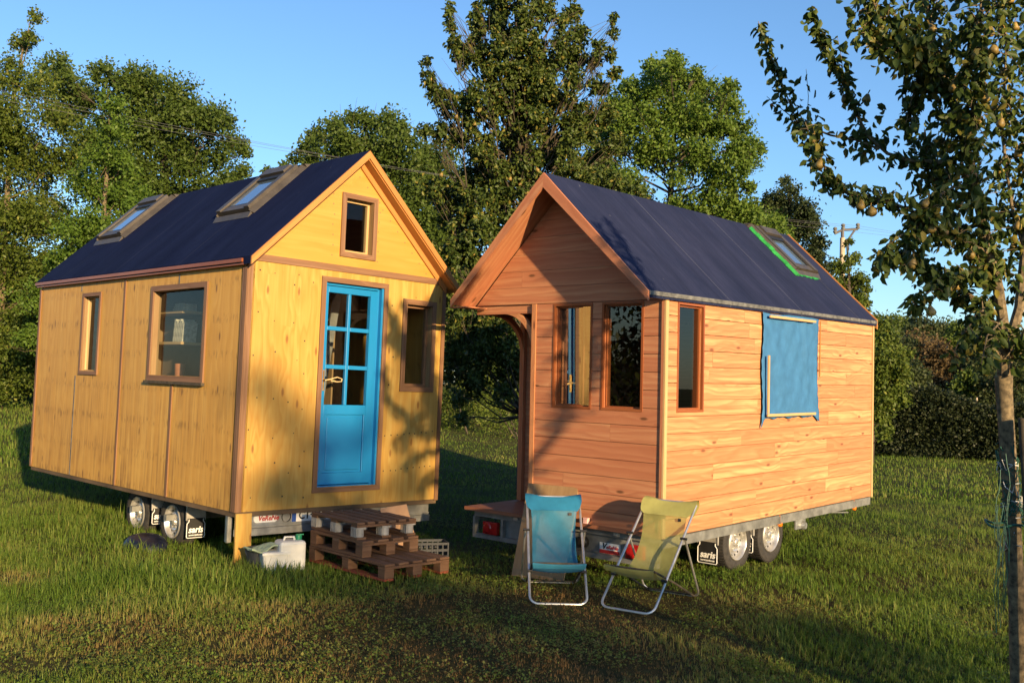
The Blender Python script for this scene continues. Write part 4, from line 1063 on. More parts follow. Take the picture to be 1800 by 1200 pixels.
m = MB(); m.tube([(-.11, 0, .185)] + [(-.11 * math.cos(a), -.09 * math.sin(a), .185 - .06 * math.sin(a)) for a in np.linspace(.2, 2.9, 9)] + [(.11, 0, .185)], .003, 5); m.build('handle', M['wire'], bx, True)
m = MB(); nu = 18
c0 = frame_at(472, 1003); ex = np.array([.80, .60]); g = {}
for i in range(nu + 1):
    for k in range(7):
        u = i / nu - .5; v = k / 6 - .5
        x = c0[0] + ex[0] * u * .40 - ex[1] * v * .2; y = c0[1] + ex[1] * u * .40 + ex[0] * v * .2
        g[i, k] = (x, y, .218 + .022 * math.sin(u * 9 + 1) + .008 * math.sin(v * 9 + u * 14) - .05 * max(0, -u - .3))
for i in range(nu):
    for k in range(6): m.face([g[i, k], g[i + 1, k], g[i + 1, k + 1], g[i, k + 1]])
o = m.build('plastic_sheet', M['sheet']); s_ = o.modifiers.new('solid', 'SOLIDIFY'); s_.thickness = .012
tag(o, 'wavy pale green sheet lying over the bucket and the white tub', 'sheet')
m = MB(); q = frame_at(255, 968)
m.lathe([(0, .12), (.10, .118), (.17, .10), (.20, .06), (.215, .0), (.205, .0), (.19, .05), (.16, .085), (0, .105)], (q[0], q[1], .02), (.1, -.2, 1), 26)
o = m.build('basin', M['blue_dark'], None, True); tag(o, 'dark blue upturned basin lying in the long grass near the left wheels', 'basin')
m = MB(); q = [P(668, 893, 9.25), P(712, 886, 9.55), P(736, 975, 9.55), P(690, 985, 9.25)]
m.prism(q, (.012, .02, .0)); o = m.build('cardboard_sheet', M['card']); tag(o, 'pinkish brown sheet of card leaning under the yellow house behind the pallets', 'cardboard')
q = frame_at(752, 993)
cr = empty('crate', 'small grey openwork plastic crate on the grass behind the pallets', 'crate', (q[0], q[1] + .15, 0), .3)
for (x0, x1, y0, y1, ax) in ((-.16, .16, -.11, -.10, 0), (-.16, .16, .10, .11, 0), (-.16, -.15, -.099, .099, 1), (.15, .16, -.099, .099, 1)):
    m = MB()
    for z in (.0, .06, .12, .18): m.box(x0, x1, y0, y1, z, z + .022)
    n = 7
    for k in range(n):
        if ax == 0: x = x0 + (x1 - x0 - .012) * k / (n - 1); m.box(x, x + .012, y0 - .002, y1 + .002, .0, .2, 2)
        else: y = y0 + (y1 - y0 - .012) * k / (n - 1); m.box(x0 - .002, x1 + .002, y, y + .012, .0, .2, 2)
    m.build('side', M['crate'], cr)
m = MB(); m.box(-.149, .149, -.099, .099, .0, .01); m.build('bottom', M['crate'], cr)
# boards leaning on the porch of the larch house
bl, br = frame_at(900, 1012), frame_at(990, 1024)
tl, tr = P(930, 850, 9.36), P(1017, 858, 9.08)
m = MB(); n_ = np.cross(br - bl, tl - bl); n_ /= np.linalg.norm(n_); m.prism([bl, br, tr, tl], n_ * .016, grain=tl - bl)
o = m.build('plywood_sheet', M['ply_in']); tag(o, 'yellow plywood sheet leaning on the porch behind the blue deck chair', 'plywood')
m = MB(); off = n_ * -.004; m.bar(br + (tl - bl) * .0 - n_ * .014 + (br - bl) * -.03, tr - n_ * .014 - (br - bl) * .02, .022, .02, up=n_)
o = m.build('batten', M['pale_wood']); tag(o, 'thin pale batten standing along the right edge of the leaning plywood', 'batten')
# little pink box on the porch edge
Bm = B.matrix_world
m = MB(); m.box(-.025, .025, -.018, .018, 0, .052); o = m.build('carton', M['pink'], bevel=.003); o.matrix_world = Bm @ Matrix.Translation((1.475, -.03, ZBB + .035)); tag(o, 'tiny pink and white carton on the front edge of the porch', 'carton')

# ------------------------------------------------------------------ inside the yellow house
Am = A.matrix_world
sh = empty('bookshelf', 'wooden bookshelf seen through the big left window of the yellow house', 'bookshelf', matrix=Am @ Matrix.Translation((.26, 1.72, ZB)))
for z in (1.14, 1.53, 1.86): m = MB(); m.box(0, .26, 0, .95, z, z + .028, 1); m.build('shelf', M['pale_wood'], sh)
m = MB(); m.box(.0, .26, .951, .975, 0, 2.2, 2); m.build('side_panel', M['ply_in'], sh)
m = MB(); m.box(.261, .275, .0, .95, 0, 2.2, 2); m.build('back_panel', M['interior'], sh)
rg = random.Random(3)
def book(y, z, h, w, d, mat, lean, label, flat=False):
    m = MB()
    if flat: m.box(-d, 0, 0, h, 0, w)
    else: m.box(-d, 0, 0, w, 0, h)
    m.box(-d - .0015, -d, .002, (w if not flat else h) - .002, (h if not flat else w) * .55, (h if not flat else w) * .62)
    o = m.build('book', M[mat]); o.matrix_world = Am @ Matrix.Translation((.26 + .20, 1.72 + y, ZB + z)) @ Matrix.Rotation(lean, 4, 'X'); tag(o, label, 'book', 'books on the shelf in the yellow house')
L_ = 'pale book in the leaning row on the middle shelf of the bookshelf'
y = .06
for k in range(6): book(y, 1.560, .20 + .02 * (k % 3), .028, .16, 'books', .12, L_); y += .036
for k in range(3): book(.08, 1.890 + k * .026, .22 - .02 * k, .024, .16, 'books', 0, 'flat pale book in the low pile on the top shelf', True)
m = MB(); m.lathe([(0, 0), (.05, 0), (.058, .16), (.05, .16), (.042, .01), (0, .01)], (0, 0, 0), (0, 0, 1), 18); o = m.build('pot', M['pot'], None, True); o.matrix_world = Am @ Matrix.Translation((.37, 1.92, ZB + 1.169)); tag(o, 'orange clay pot on the lowest visible shelf of the bookshelf', 'pot')
ld = empty('ladder', 'grey aluminium ladder leaning inside behind the panes of the turquoise door', 'ladder', matrix=Am)
ra, rb = Vector((.98, .42, ZB)), Vector((1.52, .75, 2.62)); dv = Vector((.0, .30, .0))
for k in (0, 1):
    m = MB(); m.bar(ra + dv * k, rb + dv * k, .025, .085, up=(1, .0, 0)); m.build('rail', M['alu'], ld)
for k in range(8):
    p_ = ra.lerp(rb, .1 + k * .11); m = MB(); m.tube([p_, p_ + dv], .013, 8); m.build('rung', M['alu'], ld)
m = MB(); m.box(1.60, 1.62, .9, 2.0, ZB, 2.35, 2); o = m.build('partition', M['ply_in']); o.matrix_world = Am; tag(o, 'plywood partition standing inside behind the right panes of the turquoise door', 'partition')

# ------------------------------------------------------------------ power line
PB = P(1481, 512, 40.); pole = empty('utility_pole', 'pale utility pole with a forked crossarm beyond the larch roof', 'utility pole', (PB[0], PB[1], float(gz(PB[0], PB[1]))))
top = P(1481, 418, 40.); zb = float(gz(PB[0], PB[1])); rel = lambda p: Vector(p) - Vector((PB[0], PB[1], zb))
m = MB(); m.tube([(0, 0, 0), rel(top)], [.15, .10], 10); m.build('shaft', M['concrete_pole'], pole, True)
arm = [P(1467, 411, 40.), P(1481, 404, 40.), P(1508, 403, 40.)]
m = MB(); m.tube([rel(p) for p in arm], .05, 6); m.tube([rel(P(1483, 432, 40.)), rel(P(1503, 404, 40.))], .04, 6); m.tube([rel(top), rel(arm[1])], .07, 8); m.build('crossarm', M['wire'], pole, True)
ins = [P(1468, 404, 40.), P(1482, 398, 40.), P(1508, 397, 40.)]
for p in ins:
    m = MB(); m.lathe([(0, -.14), (.06, -.13), (.09, -.06), (.05, -.02), (.09, .04), (.06, .1), (0, .12)], rel(p), (0, 0, 1), 10); m.build('insulator', M['steel_dull'], pole, True)
for k, (p, e) in enumerate(zip(ins, ((-420, 66), (-420, 78), (-420, 92)))):
    a, b = Vector(p), Vector(P(e[0], e[1], 26.)); pts = [a.lerp(b, t) + Vector((0, 0, -.9 * 4 * t * (1 - t) * .6)) for t in np.linspace(0, 1, 20)]
    far = Vector(P(1900, 432 + 6 * k, 90.)); pts = [far, far.lerp(a, .5) + Vector((0, 0, -.5))] + pts
    m = MB(); m.tube(pts, .005, 5); o = m.build('power_cable', M['wire'])
    tag(o, ['lowest of the three thin cables crossing the sky to the utility pole', 'middle one of the three thin cables crossing the sky to the utility pole', 'highest of the three thin cables crossing the sky to the utility pole'][[2, 1, 0][k]], 'cable', 'power cables')
# ------------------------------------------------------------------ trees
def leaf_mesh(name, C_, size, mat, parent, seed, droop=.35, rich=False, tint_mu=.45, tint_sd=.22):
    r = np.random.default_rng(seed); N = len(C_)
    d = r.normal(size=(N, 3)); d /= np.linalg.norm(d, axis=1, keepdims=True); d[:, 2] -= droop; d /= np.linalg.norm(d, axis=1, keepdims=True)
    w = np.cross(d, r.normal(size=(N, 3))); w /= np.linalg.norm(w, axis=1, keepdims=True); nrm = np.cross(d, w)
    s = (size * r.uniform(.65, 1.3, N))[:, None]
    tint = np.clip(r.normal(tint_mu, tint_sd, N), 0, 1)
    if rich:
        V = np.empty((N, 6, 3)); f = .10
        V[:, 0] = C_; V[:, 1] = C_ + d * s * .30 + w * s * .27 + nrm * s * f; V[:, 2] = C_ + d * s * .68 + w * s * .22 + nrm * s * f
        V[:, 3] = C_ + d * s - nrm * s * .12; V[:, 4] = C_ + d * s * .68 - w * s * .22 + nrm * s * f; V[:, 5] = C_ + d * s * .30 - w * s * .27 + nrm * s * f
        b = np.arange(N) * 6
        fs = [np.stack([b, b + 1, b + 2, b + 3], 1), np.stack([b, b + 3, b + 4, b + 5], 1)]; k = 6
    else:
        V = np.empty((N, 4, 3)); f = .08
        V[:, 0] = C_; V[:, 1] = C_ + d * s * .45 + w * s * .30 + nrm * s * f; V[:, 2] = C_ + d * s; V[:, 3] = C_ + d * s * .45 - w * s * .30 + nrm * s * f
        b = np.arange(N) * 4
        fs = [np.stack([b, b + 1, b + 2], 1), np.stack([b, b + 2, b + 3], 1)]; k = 4
    return np_mesh(name, V.reshape(-1, 3), fs, mat, parent, attr={'tint': np.repeat(tint, k)})
def spray(c, rad, n, r, subs=9, tight=.27, flat=.8):
    """leaf positions: sub-clusters scattered through a ball"""
    u = r.normal(size=(subs, 3)); u /= np.linalg.norm(u, axis=1, keepdims=True)
    sub = u * (rad * r.random(subs)[:, None] ** .45); sub[:, 2] *= flat
    sz = r.uniform(.6, 1.25, subs)
    k = r.integers(0, subs, n)
    p = np.array(c) + sub[k] + r.normal(size=(n, 3)) * (rad * tight * sz[k])[:, None]
    return p
def crown_tree(name, label, cat, bx, D, trunk_px, clumps, leaf_s, dens, mat, tr=.14, spread=1.2, copies=2, droop=.35, seed=1, group=None, limbs=True, tight=.27, bark='bark_dark', subs=9, tint=.45, rich=False, zmin=.15, rs=1.0, vert=.8, steep=.55):
    r = np.random.default_rng(seed); q = P(bx, 650, D); base = np.array([q[0], q[1], float(gz(q[0], q[1]))])
    root = empty(name, label, cat, base, 0, group)
    tp = [np.array([0, 0, -.1])] + [P(a, b, D) - base for a, b in trunk_px]
    pts = []; m = MB(); tz = tp[-1][2]
    m.tube([tuple(p) for p in tp], [tr * (1.15 - .95 * i / (len(tp) - 1)) for i in range(len(tp))], 10, caps=True)
    for (cx, cy, cr) in clumps:
        R_ = cr * rs * D / CAM_F
        for k in range(copies):
            dz = r.uniform(-1, 1) * spread if copies > 1 else r.uniform(-.3, .3) * spread
            c = P(cx, cy, D + dz) - base; n = int(dens * cr * cr / copies * 3.0)
            if n < 6: n = 6
            pts.append(spray(c, R_, n, r, subs, tight, vert))
            if limbs:
                h = np.hypot(c[0], c[1]); zz = np.clip(c[2] - steep * h - .3, tz * .15, tz * .95)
                i = 0
                while i < len(tp) - 2 and tp[i + 1][2] < zz: i += 1
                f = (zz - tp[i][2]) / max(1e-6, tp[i + 1][2] - tp[i][2]); s0 = tp[i] + (tp[i + 1] - tp[i]) * np.clip(f, 0, 1)
                L = np.linalg.norm(c - s0); jit = lambda: r.normal(size=3) * L * .05
                mid1, mid2 = s0 + (c - s0) * .35 + np.array([0, 0, -.05 * L]) + jit(), s0 + (c - s0) * .7 + jit()
                rr = tr * .2
                m.tube([tuple(s0), tuple(mid1), tuple(mid2), tuple(c)], [rr, rr * .7, rr * .4, rr * .12], 6)
                for _ in range(3):
                    e = c + r.normal(size=3) * R_ * .7; m.tube([tuple(mid2), tuple((mid2 + e) / 2 + r.normal(size=3) * .04 * L), tuple(e)], [rr * .3, rr * .2, rr * .06], 5)
    C_ = np.concatenate(pts); C_ = C_[C_[:, 2] > zmin]
    m.build('trunk', M[bark], root, True)
    leaf_mesh('crown', C_, leaf_s, M[mat], root, seed + 100, droop, rich, tint)
    return root, C_

# left edge: fruit trees and a rounded tree behind them
crown_tree('fruit_tree', 'tall fruit tree with upright tip at the left edge of the meadow', 'tree', -10, 31, [(0, 560), (10, 400), (20, 200), (45, 60)],
    [(62, 28, 13), (38, 75, 20), (55, 62, 14), (20, 130, 34), (72, 150, 26), (12, 215, 55), (90, 205, 40), (40, 290, 62), (115, 280, 42), (10, 390, 70), (85, 375, 52), (30, 480, 66), (100, 470, 40), (55, 570, 52), (10, 600, 66), (-60, 200, 70), (-70, 360, 80), (-70, 520, 80), (45, 650, 34), (-10, 680, 40)],
    .105, .55, 'leaf_apple', .13, 1.4, 2, .5, 1, bark='bark')
crown_tree('fruit_tree', 'bright green columnar fruit tree standing close behind the left end of the navy roof', 'tree', 165, 28, [(168, 560), (180, 400), (192, 250), (197, 180)],
    [(196, 182, 20), (195, 225, 30), (185, 275, 36), (215, 290, 28), (165, 330, 42), (215, 350, 42), (140, 400, 42), (190, 410, 44), (240, 380, 30), (120, 460, 42), (170, 470, 44), (225, 440, 40), (80, 520, 36), (130, 540, 40), (270, 420, 34), (60, 600, 30)],
    .10, .60, 'leaf_bright', .10, .9, 2, .6, 2, bark='bark')
crown_tree('round_tree', 'large round-crowned tree filling the sky behind the left house roof', 'tree', 300, 42, [(300, 560), (300, 420), (290, 280), (285, 180)],
    [(100, 130, 34), (130, 170, 44), (185, 128, 26), (215, 160, 38), (250, 150, 36), (300, 165, 40), (335, 205, 40), (375, 220, 38), (410, 255, 24), (432, 268, 13), (345, 285, 52), (280, 240, 52), (230, 225, 44), (260, 330, 56), (320, 360, 48), (400, 320, 34), (428, 300, 14), (380, 360, 40), (230, 300, 50), (420, 345, 18), (160, 250, 44), (310, 440, 50)],
    .15, .62, 'leaf_ash', .28, 2.4, 2, .1, 3, tight=.25, subs=12)
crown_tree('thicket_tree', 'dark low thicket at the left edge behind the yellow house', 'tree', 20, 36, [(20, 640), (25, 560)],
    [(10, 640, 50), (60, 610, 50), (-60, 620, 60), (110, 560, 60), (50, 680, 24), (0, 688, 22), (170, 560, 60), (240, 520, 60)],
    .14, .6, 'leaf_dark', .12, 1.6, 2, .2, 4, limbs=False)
crown_tree('round_tree', 'rounded dull green tree rising behind the yellow gable', 'tree', 660, 37, [(660, 600), (655, 450), (650, 320), (640, 240)],
    [(560, 240, 20), (590, 225, 24), (640, 212, 28), (690, 222, 30), (610, 255, 38), (545, 262, 22), (560, 285, 30), (520, 280, 12), (700, 270, 44), (650, 280, 44), (730, 310, 44), (765, 280, 34), (700, 340, 50), (750, 390, 50), (790, 330, 46), (740, 450, 46), (800, 440, 50), (470, 300, 8), (500, 290, 9), (820, 520, 60), (760, 520, 50), (860, 600, 60), (780, 600, 50)],
    .14, .62, 'leaf_ash', .24, 1.9, 2, .1, 5, tight=.25, subs=12)
pear, _pc = crown_tree('pear_tree', 'tall pear tree laden with fruit standing between and behind the two houses', 'tree', 925, 16.5, [(925, 640), (920, 480), (918, 360), (920, 240), (912, 120), (905, 10)],
    [(748, 108, 9), (752, 135, 13), (765, 160, 18), (785, 180, 22), (810, 185, 22), (790, 14, 10), (793, 45, 12), (800, 80, 17), (815, 100, 20), (838, 55, 20), (850, 95, 24), (840, 20, 16), (900, -10, 34), (885, 60, 32), (930, 75, 34), (955, 20, 28), (985, 40, 14), (1005, 20, 18), (1018, 62, 20), (990, 95, 30), (955, 130, 36), (905, 140, 36), (865, 190, 30), (925, 195, 36), (980, 180, 34), (1050, 85, 12), (1046, 110, 14), (1078, 30, 8), (1078, 60, 10), (1073, 95, 11), (1080, 130, 12), (1055, 150, 20), (1030, 215, 30), (1065, 200, 22), (850, 250, 30), (900, 260, 38), (960, 260, 38), (1010, 280, 36), (745, 228, 13), (770, 232, 18), (800, 238, 22), (825, 225, 18), (835, 310, 36), (880, 340, 40), (810, 380, 40), (850, 420, 42), (790, 440, 36), (935, 330, 34), (1050, 290, 34), (1075, 330, 30), (1080, 250, 20), (800, 520, 42), (840, 490, 40), (880, 500, 44), (820, 590, 40), (870, 580, 42), (850, 640, 36), (885, 690, 18), (830, 670, 24), (900, 640, 30), (795, 640, 26), (805, 700, 14), (810, 735, 12), (1120, 350, 26), (900, 100, 30), (870, 130, 26), (940, 220, 34), (900, 210, 34), (870, 300, 34), (920, 300, 36), (980, 330, 36), (940, 160, 30), (1000, 230, 32), (870, 20, 26), (920, 30, 26), (1040, 330, 30), (760, 330, 24), (780, 350, 26), (840, 360, 34), (840, 170, 22), (960, 380, 36), (1005, 140, 22), (830, 80, 16), (910, 400, 40), (1020, 100, 18)],
    .070, .44, 'leaf_pear', .10, .9, 2, .6, 6, tight=.18, rich=True, rs=.92, tint=.62, subs=14, vert=1.35, steep=1.15)
def fruits(root, C_, n, seed, rad):
    r = np.random.default_rng(seed); m = MB(); m.lathe([(0, .82 * rad), (.3 * rad, .76 * rad), (.5 * rad, .5 * rad), (.72 * rad, .1 * rad), (.95 * rad, -.4 * rad), (.93 * rad, -.8 * rad), (.65 * rad, -1.15 * rad), (.25 * rad, -1.25 * rad), (0, -1.2 * rad)], (0, 0, 0), (0, 0, 1), 10); m.tube([(0, 0, .88 * rad), (.01, 0, 1.7 * rad)], .003, 4)
    o = m.build('pear', M['pear'], root, True)
    for i, k in enumerate(r.choice(len(C_), n, replace=False)):
        c = o if i == 0 else o.copy()
        if i: COL.objects.link(c); c.parent = root
        c.location = C_[k] + r.normal(size=3) * .02; c.rotation_euler = (r.uniform(-.4, .4), r.uniform(-.4, .4), r.uniform(0, 6))
fruits(pear, _pc, 95, 5, .036)
for a in ([(918, 420), (880, 330), (860, 260)], [(920, 400), (955, 320), (985, 240)], [(1010, 340), (1020, 300), (1030, 250)]): pass
crown_tree('round_tree', 'big bright ash tree rising behind the navy roof of the larch house', 'tree', 1180, 34, [(1180, 560), (1175, 420), (1180, 320), (1190, 180)],
    [(1150, 118, 20), (1185, 110, 22), (1155, 150, 34), (1205, 140, 30), (1240, 165, 32), (1225, 130, 14), (1285, 150, 14), (1280, 180, 24), (1110, 165, 30), (1080, 190, 26), (1120, 205, 42), (1180, 200, 48), (1240, 220, 44), (1292, 222, 30), (1312, 262, 28), (1336, 262, 10), (1085, 250, 44), (1150, 265, 44), (1225, 290, 48), (1290, 300, 38), (1318, 330, 14), (1050, 290, 38), (1090, 330, 44), (1130, 380, 44), (1200, 370, 34), (1265, 370, 46), (1310, 380, 36), (1020, 230, 26), (1350, 400, 40), (1240, 420, 50)],
    .125, .66, 'leaf_bright', .22, 2.0, 2, .1, 7, tight=.22, subs=14, tint=.68)
crown_tree('small_tree', 'darker tree to the right of the bright ash beyond the roof ridge', 'tree', 1390, 42, [(1390, 560), (1392, 420), (1385, 340)],
    [(1380, 318, 10), (1385, 342, 20), (1350, 360, 24), (1372, 375, 30), (1410, 372, 24), (1425, 390, 18), (1400, 410, 34), (1440, 425, 16), (1430, 450, 24), (1350, 410, 34), (1450, 470, 20)],
    .14, .75, 'leaf_dark', .16, 1.4, 2, .1, 8)
crown_tree('small_tree', 'slim loose tree beside the utility pole above the far roof corner', 'tree', 1495, 37, [(1495, 600), (1492, 480), (1488, 420)],
    [(1492, 425, 8), (1500, 455, 13), (1478, 470, 14), (1512, 490, 14), (1490, 500, 18), (1522, 508, 9), (1505, 530, 18), (1470, 505, 16), (1520, 535, 10)],
    .12, .9, 'leaf_apple', .10, .7, 2, .2, 9)
crown_tree('bush_tree', 'drooping leafy tree beside the far right corner of the larch house', 'tree', 1530, 25, [(1535, 700), (1540, 600)],
    [(1548, 575, 22), (1556, 605, 28), (1575, 625, 24), (1560, 650, 32), (1585, 660, 16), (1565, 690, 26), (1540, 700, 30), (1548, 730, 20), (1530, 640, 36), (1552, 760, 14)],
    .10, .75, 'leaf_apple', .10, .8, 2, .7, 10)
# far wooded slope: single trees
far = [(1540, 580, 26, 115), (1580, 572, 22, 130), (1620, 574, 22, 120), (1655, 578, 20, 140), (1690, 588, 24, 125), (1735, 590, 26, 135), (1785, 600, 30, 120), (1840, 600, 34, 130),
       (1575, 618, 30, 92), (1612, 610, 30, 96), (1650, 622, 30, 90), (1690, 628, 28, 94), (1730, 632, 28, 88), (1775, 635, 32, 92), (1825, 640, 34, 90), (1600, 655, 26, 80), (1700, 664, 20, 84), (1740, 664, 20, 82), (1785, 664, 24, 84)]
for k, (cx, cy, cr, D) in enumerate(far):
    mat = 'leaf_rust' if k in (9, 10) else ('leaf_ash' if k % 3 == 1 else 'leaf_dark')
    lab = 'rusty brown crown in the far wood to the right of the larch house' if k in (9, 10) else ('lighter green crown in the far wood to the right of the larch house' if k % 3 == 1 else 'dark green crown in the far wood to the right of the larch house')
    crown_tree('forest_tree', lab, 'tree', cx, D, [(cx, cy + 30), (cx, cy)], [(cx, cy, cr), (cx - cr * .7, cy + cr * .5, cr * .7), (cx + cr * .7, cy + cr * .4, cr * .7), (cx - cr * .3, cy + cr * 1.2, cr * .9), (cx + cr * .4, cy + cr * 1.5, cr * .8), (cx, cy + cr * 1.6, cr * .7)],
        .34 * D / 100, .9, mat, .3, 2.5, 2, .1, 20 + k, tint=.75, group='trees of the far wood', limbs=False)  # raised tint puts the paling of distant haze into the leaf colour
# hedge and shrubs at the edge of the meadow
def hedge(name, label, pts, h, wdt, n, leaf_s, mat, seed, cat='hedge'):
    r = np.random.default_rng(seed); p = np.array(pts, float); seg = np.linalg.norm(np.diff(p, axis=0), axis=1); cum = np.concatenate([[0], np.cumsum(seg)])
    root = empty(name, label, cat, (p[0, 0], p[0, 1], float(gz(p[0, 0], p[0, 1]))))
    vn = VNoise(seed); C_ = []; base = np.array([p[0, 0], p[0, 1], 0]); m = MB()
    t = r.random(n) * cum[-1]; x = np.interp(t, cum, p[:, 0]); y = np.interp(t, cum, p[:, 1])
    hh = h * (.38 + 1.15 * fbm(vn, t * .6, t * 0 + .5)); z = hh * r.random(n) ** .7
    prof = np.sqrt(np.clip(1 - (z / (hh * 1.05)) ** 2, 0, 1)); ww = wdt * (.6 + .8 * fbm(vn, t * .9 + 5, z * 1.2))
    off = (r.random(n) * 2 - 1); off = np.sign(off) * np.abs(off) ** .5 * ww * (.35 + .65 * prof)
    dirx = np.interp(t, (cum[:-1] + cum[1:]) / 2, np.diff(p[:, 0]) / seg); diry = np.interp(t, (cum[:-1] + cum[1:]) / 2, np.diff(p[:, 1]) / seg)
    x = x - diry * off; y = y + dirx * off
    C_ = np.stack([x - p[0, 0], y - p[0, 1], z + gz(x, y) - float(gz(p[0, 0], p[0, 1]))], 1) + r.normal(size=(n, 3)) * .05
    for k in range(int(cum[-1] / .6)):
        s = r.random() * cum[-1]; xx, yy = np.interp(s, cum, p[:, 0]) - p[0, 0] + r.normal() * .2, np.interp(s, cum, p[:, 1]) - p[0, 1] + r.normal() * .2
        z0_ = float(gz(xx + p[0, 0], yy + p[0, 1]) - gz(p[0, 0], p[0, 1]))
        m.tube([(xx, yy, z0_ - .1), (xx + r.normal() * .2, yy + r.normal() * .2, z0_ + h * .4), (xx + r.normal() * .5, yy + r.normal() * .5, z0_ + h * .85)], [.035, .02, .006], 5)
    m.build('stems', M['bark_dark'], root)
    leaf_mesh('foliage', C_, leaf_s, M[mat], root, seed + 50, .2)
    return root
hp = [P(x, 700, d)[:2] for x, d in ((1500, 30.5), (1580, 29.5), (1660, 29), (1740, 28.5), (1850, 28))]
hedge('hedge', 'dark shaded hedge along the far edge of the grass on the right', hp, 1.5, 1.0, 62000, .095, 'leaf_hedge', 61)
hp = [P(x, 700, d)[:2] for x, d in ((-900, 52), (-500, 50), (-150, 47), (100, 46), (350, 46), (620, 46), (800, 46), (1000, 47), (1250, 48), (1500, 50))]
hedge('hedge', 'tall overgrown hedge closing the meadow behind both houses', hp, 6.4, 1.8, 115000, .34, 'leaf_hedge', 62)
for k, (bx, D, h_, lab) in enumerate(((885, 29, 1.9, 'sunlit shrub in the gap beyond the two houses'), (780, 31, 1.5, 'dim shrub in the gap beside the yellow house'), (850, 34, 1.3, 'low leafy shrub at the back of the gap between the houses'))):
    c = P(bx, 700, D); hedge('shrub', lab, [c[:2] + np.array([-.9, 0]), c[:2] + np.array([.9, .2])], h_, .8, 2600, .09, 'leaf_apple', 70 + k, 'shrub')
hp = [P(x, 700, 104.)[:2] for x in (1420, 1600, 1760, 1950)]
hedge('hedge', 'distant field hedge below the far wood on the right', hp, 3.2, 1.5, 16000, .38, 'leaf_hedge', 63)
# fence posts in the far field
for k, (x, y) in enumerate(((1664, 700), (1690, 698), (1703, 697), (1717, 697))):
    c = P(x, y, 74.); m = MB(); zb = float(gz(c[0], c[1])); m.tube([(c[0], c[1], zb - .1), (c[0], c[1], zb + (1.5 if k % 2 else .95))], .06, 6); o = m.build('fence_post', M['concrete_pole'])
    tag(o, ['short pale post at the left of the far field fence', 'tall pale post second in the far field fence', 'short pale post third in the far field fence', 'tall pale post at the right of the far field fence'][k], 'fence post', 'posts of the far field fence')

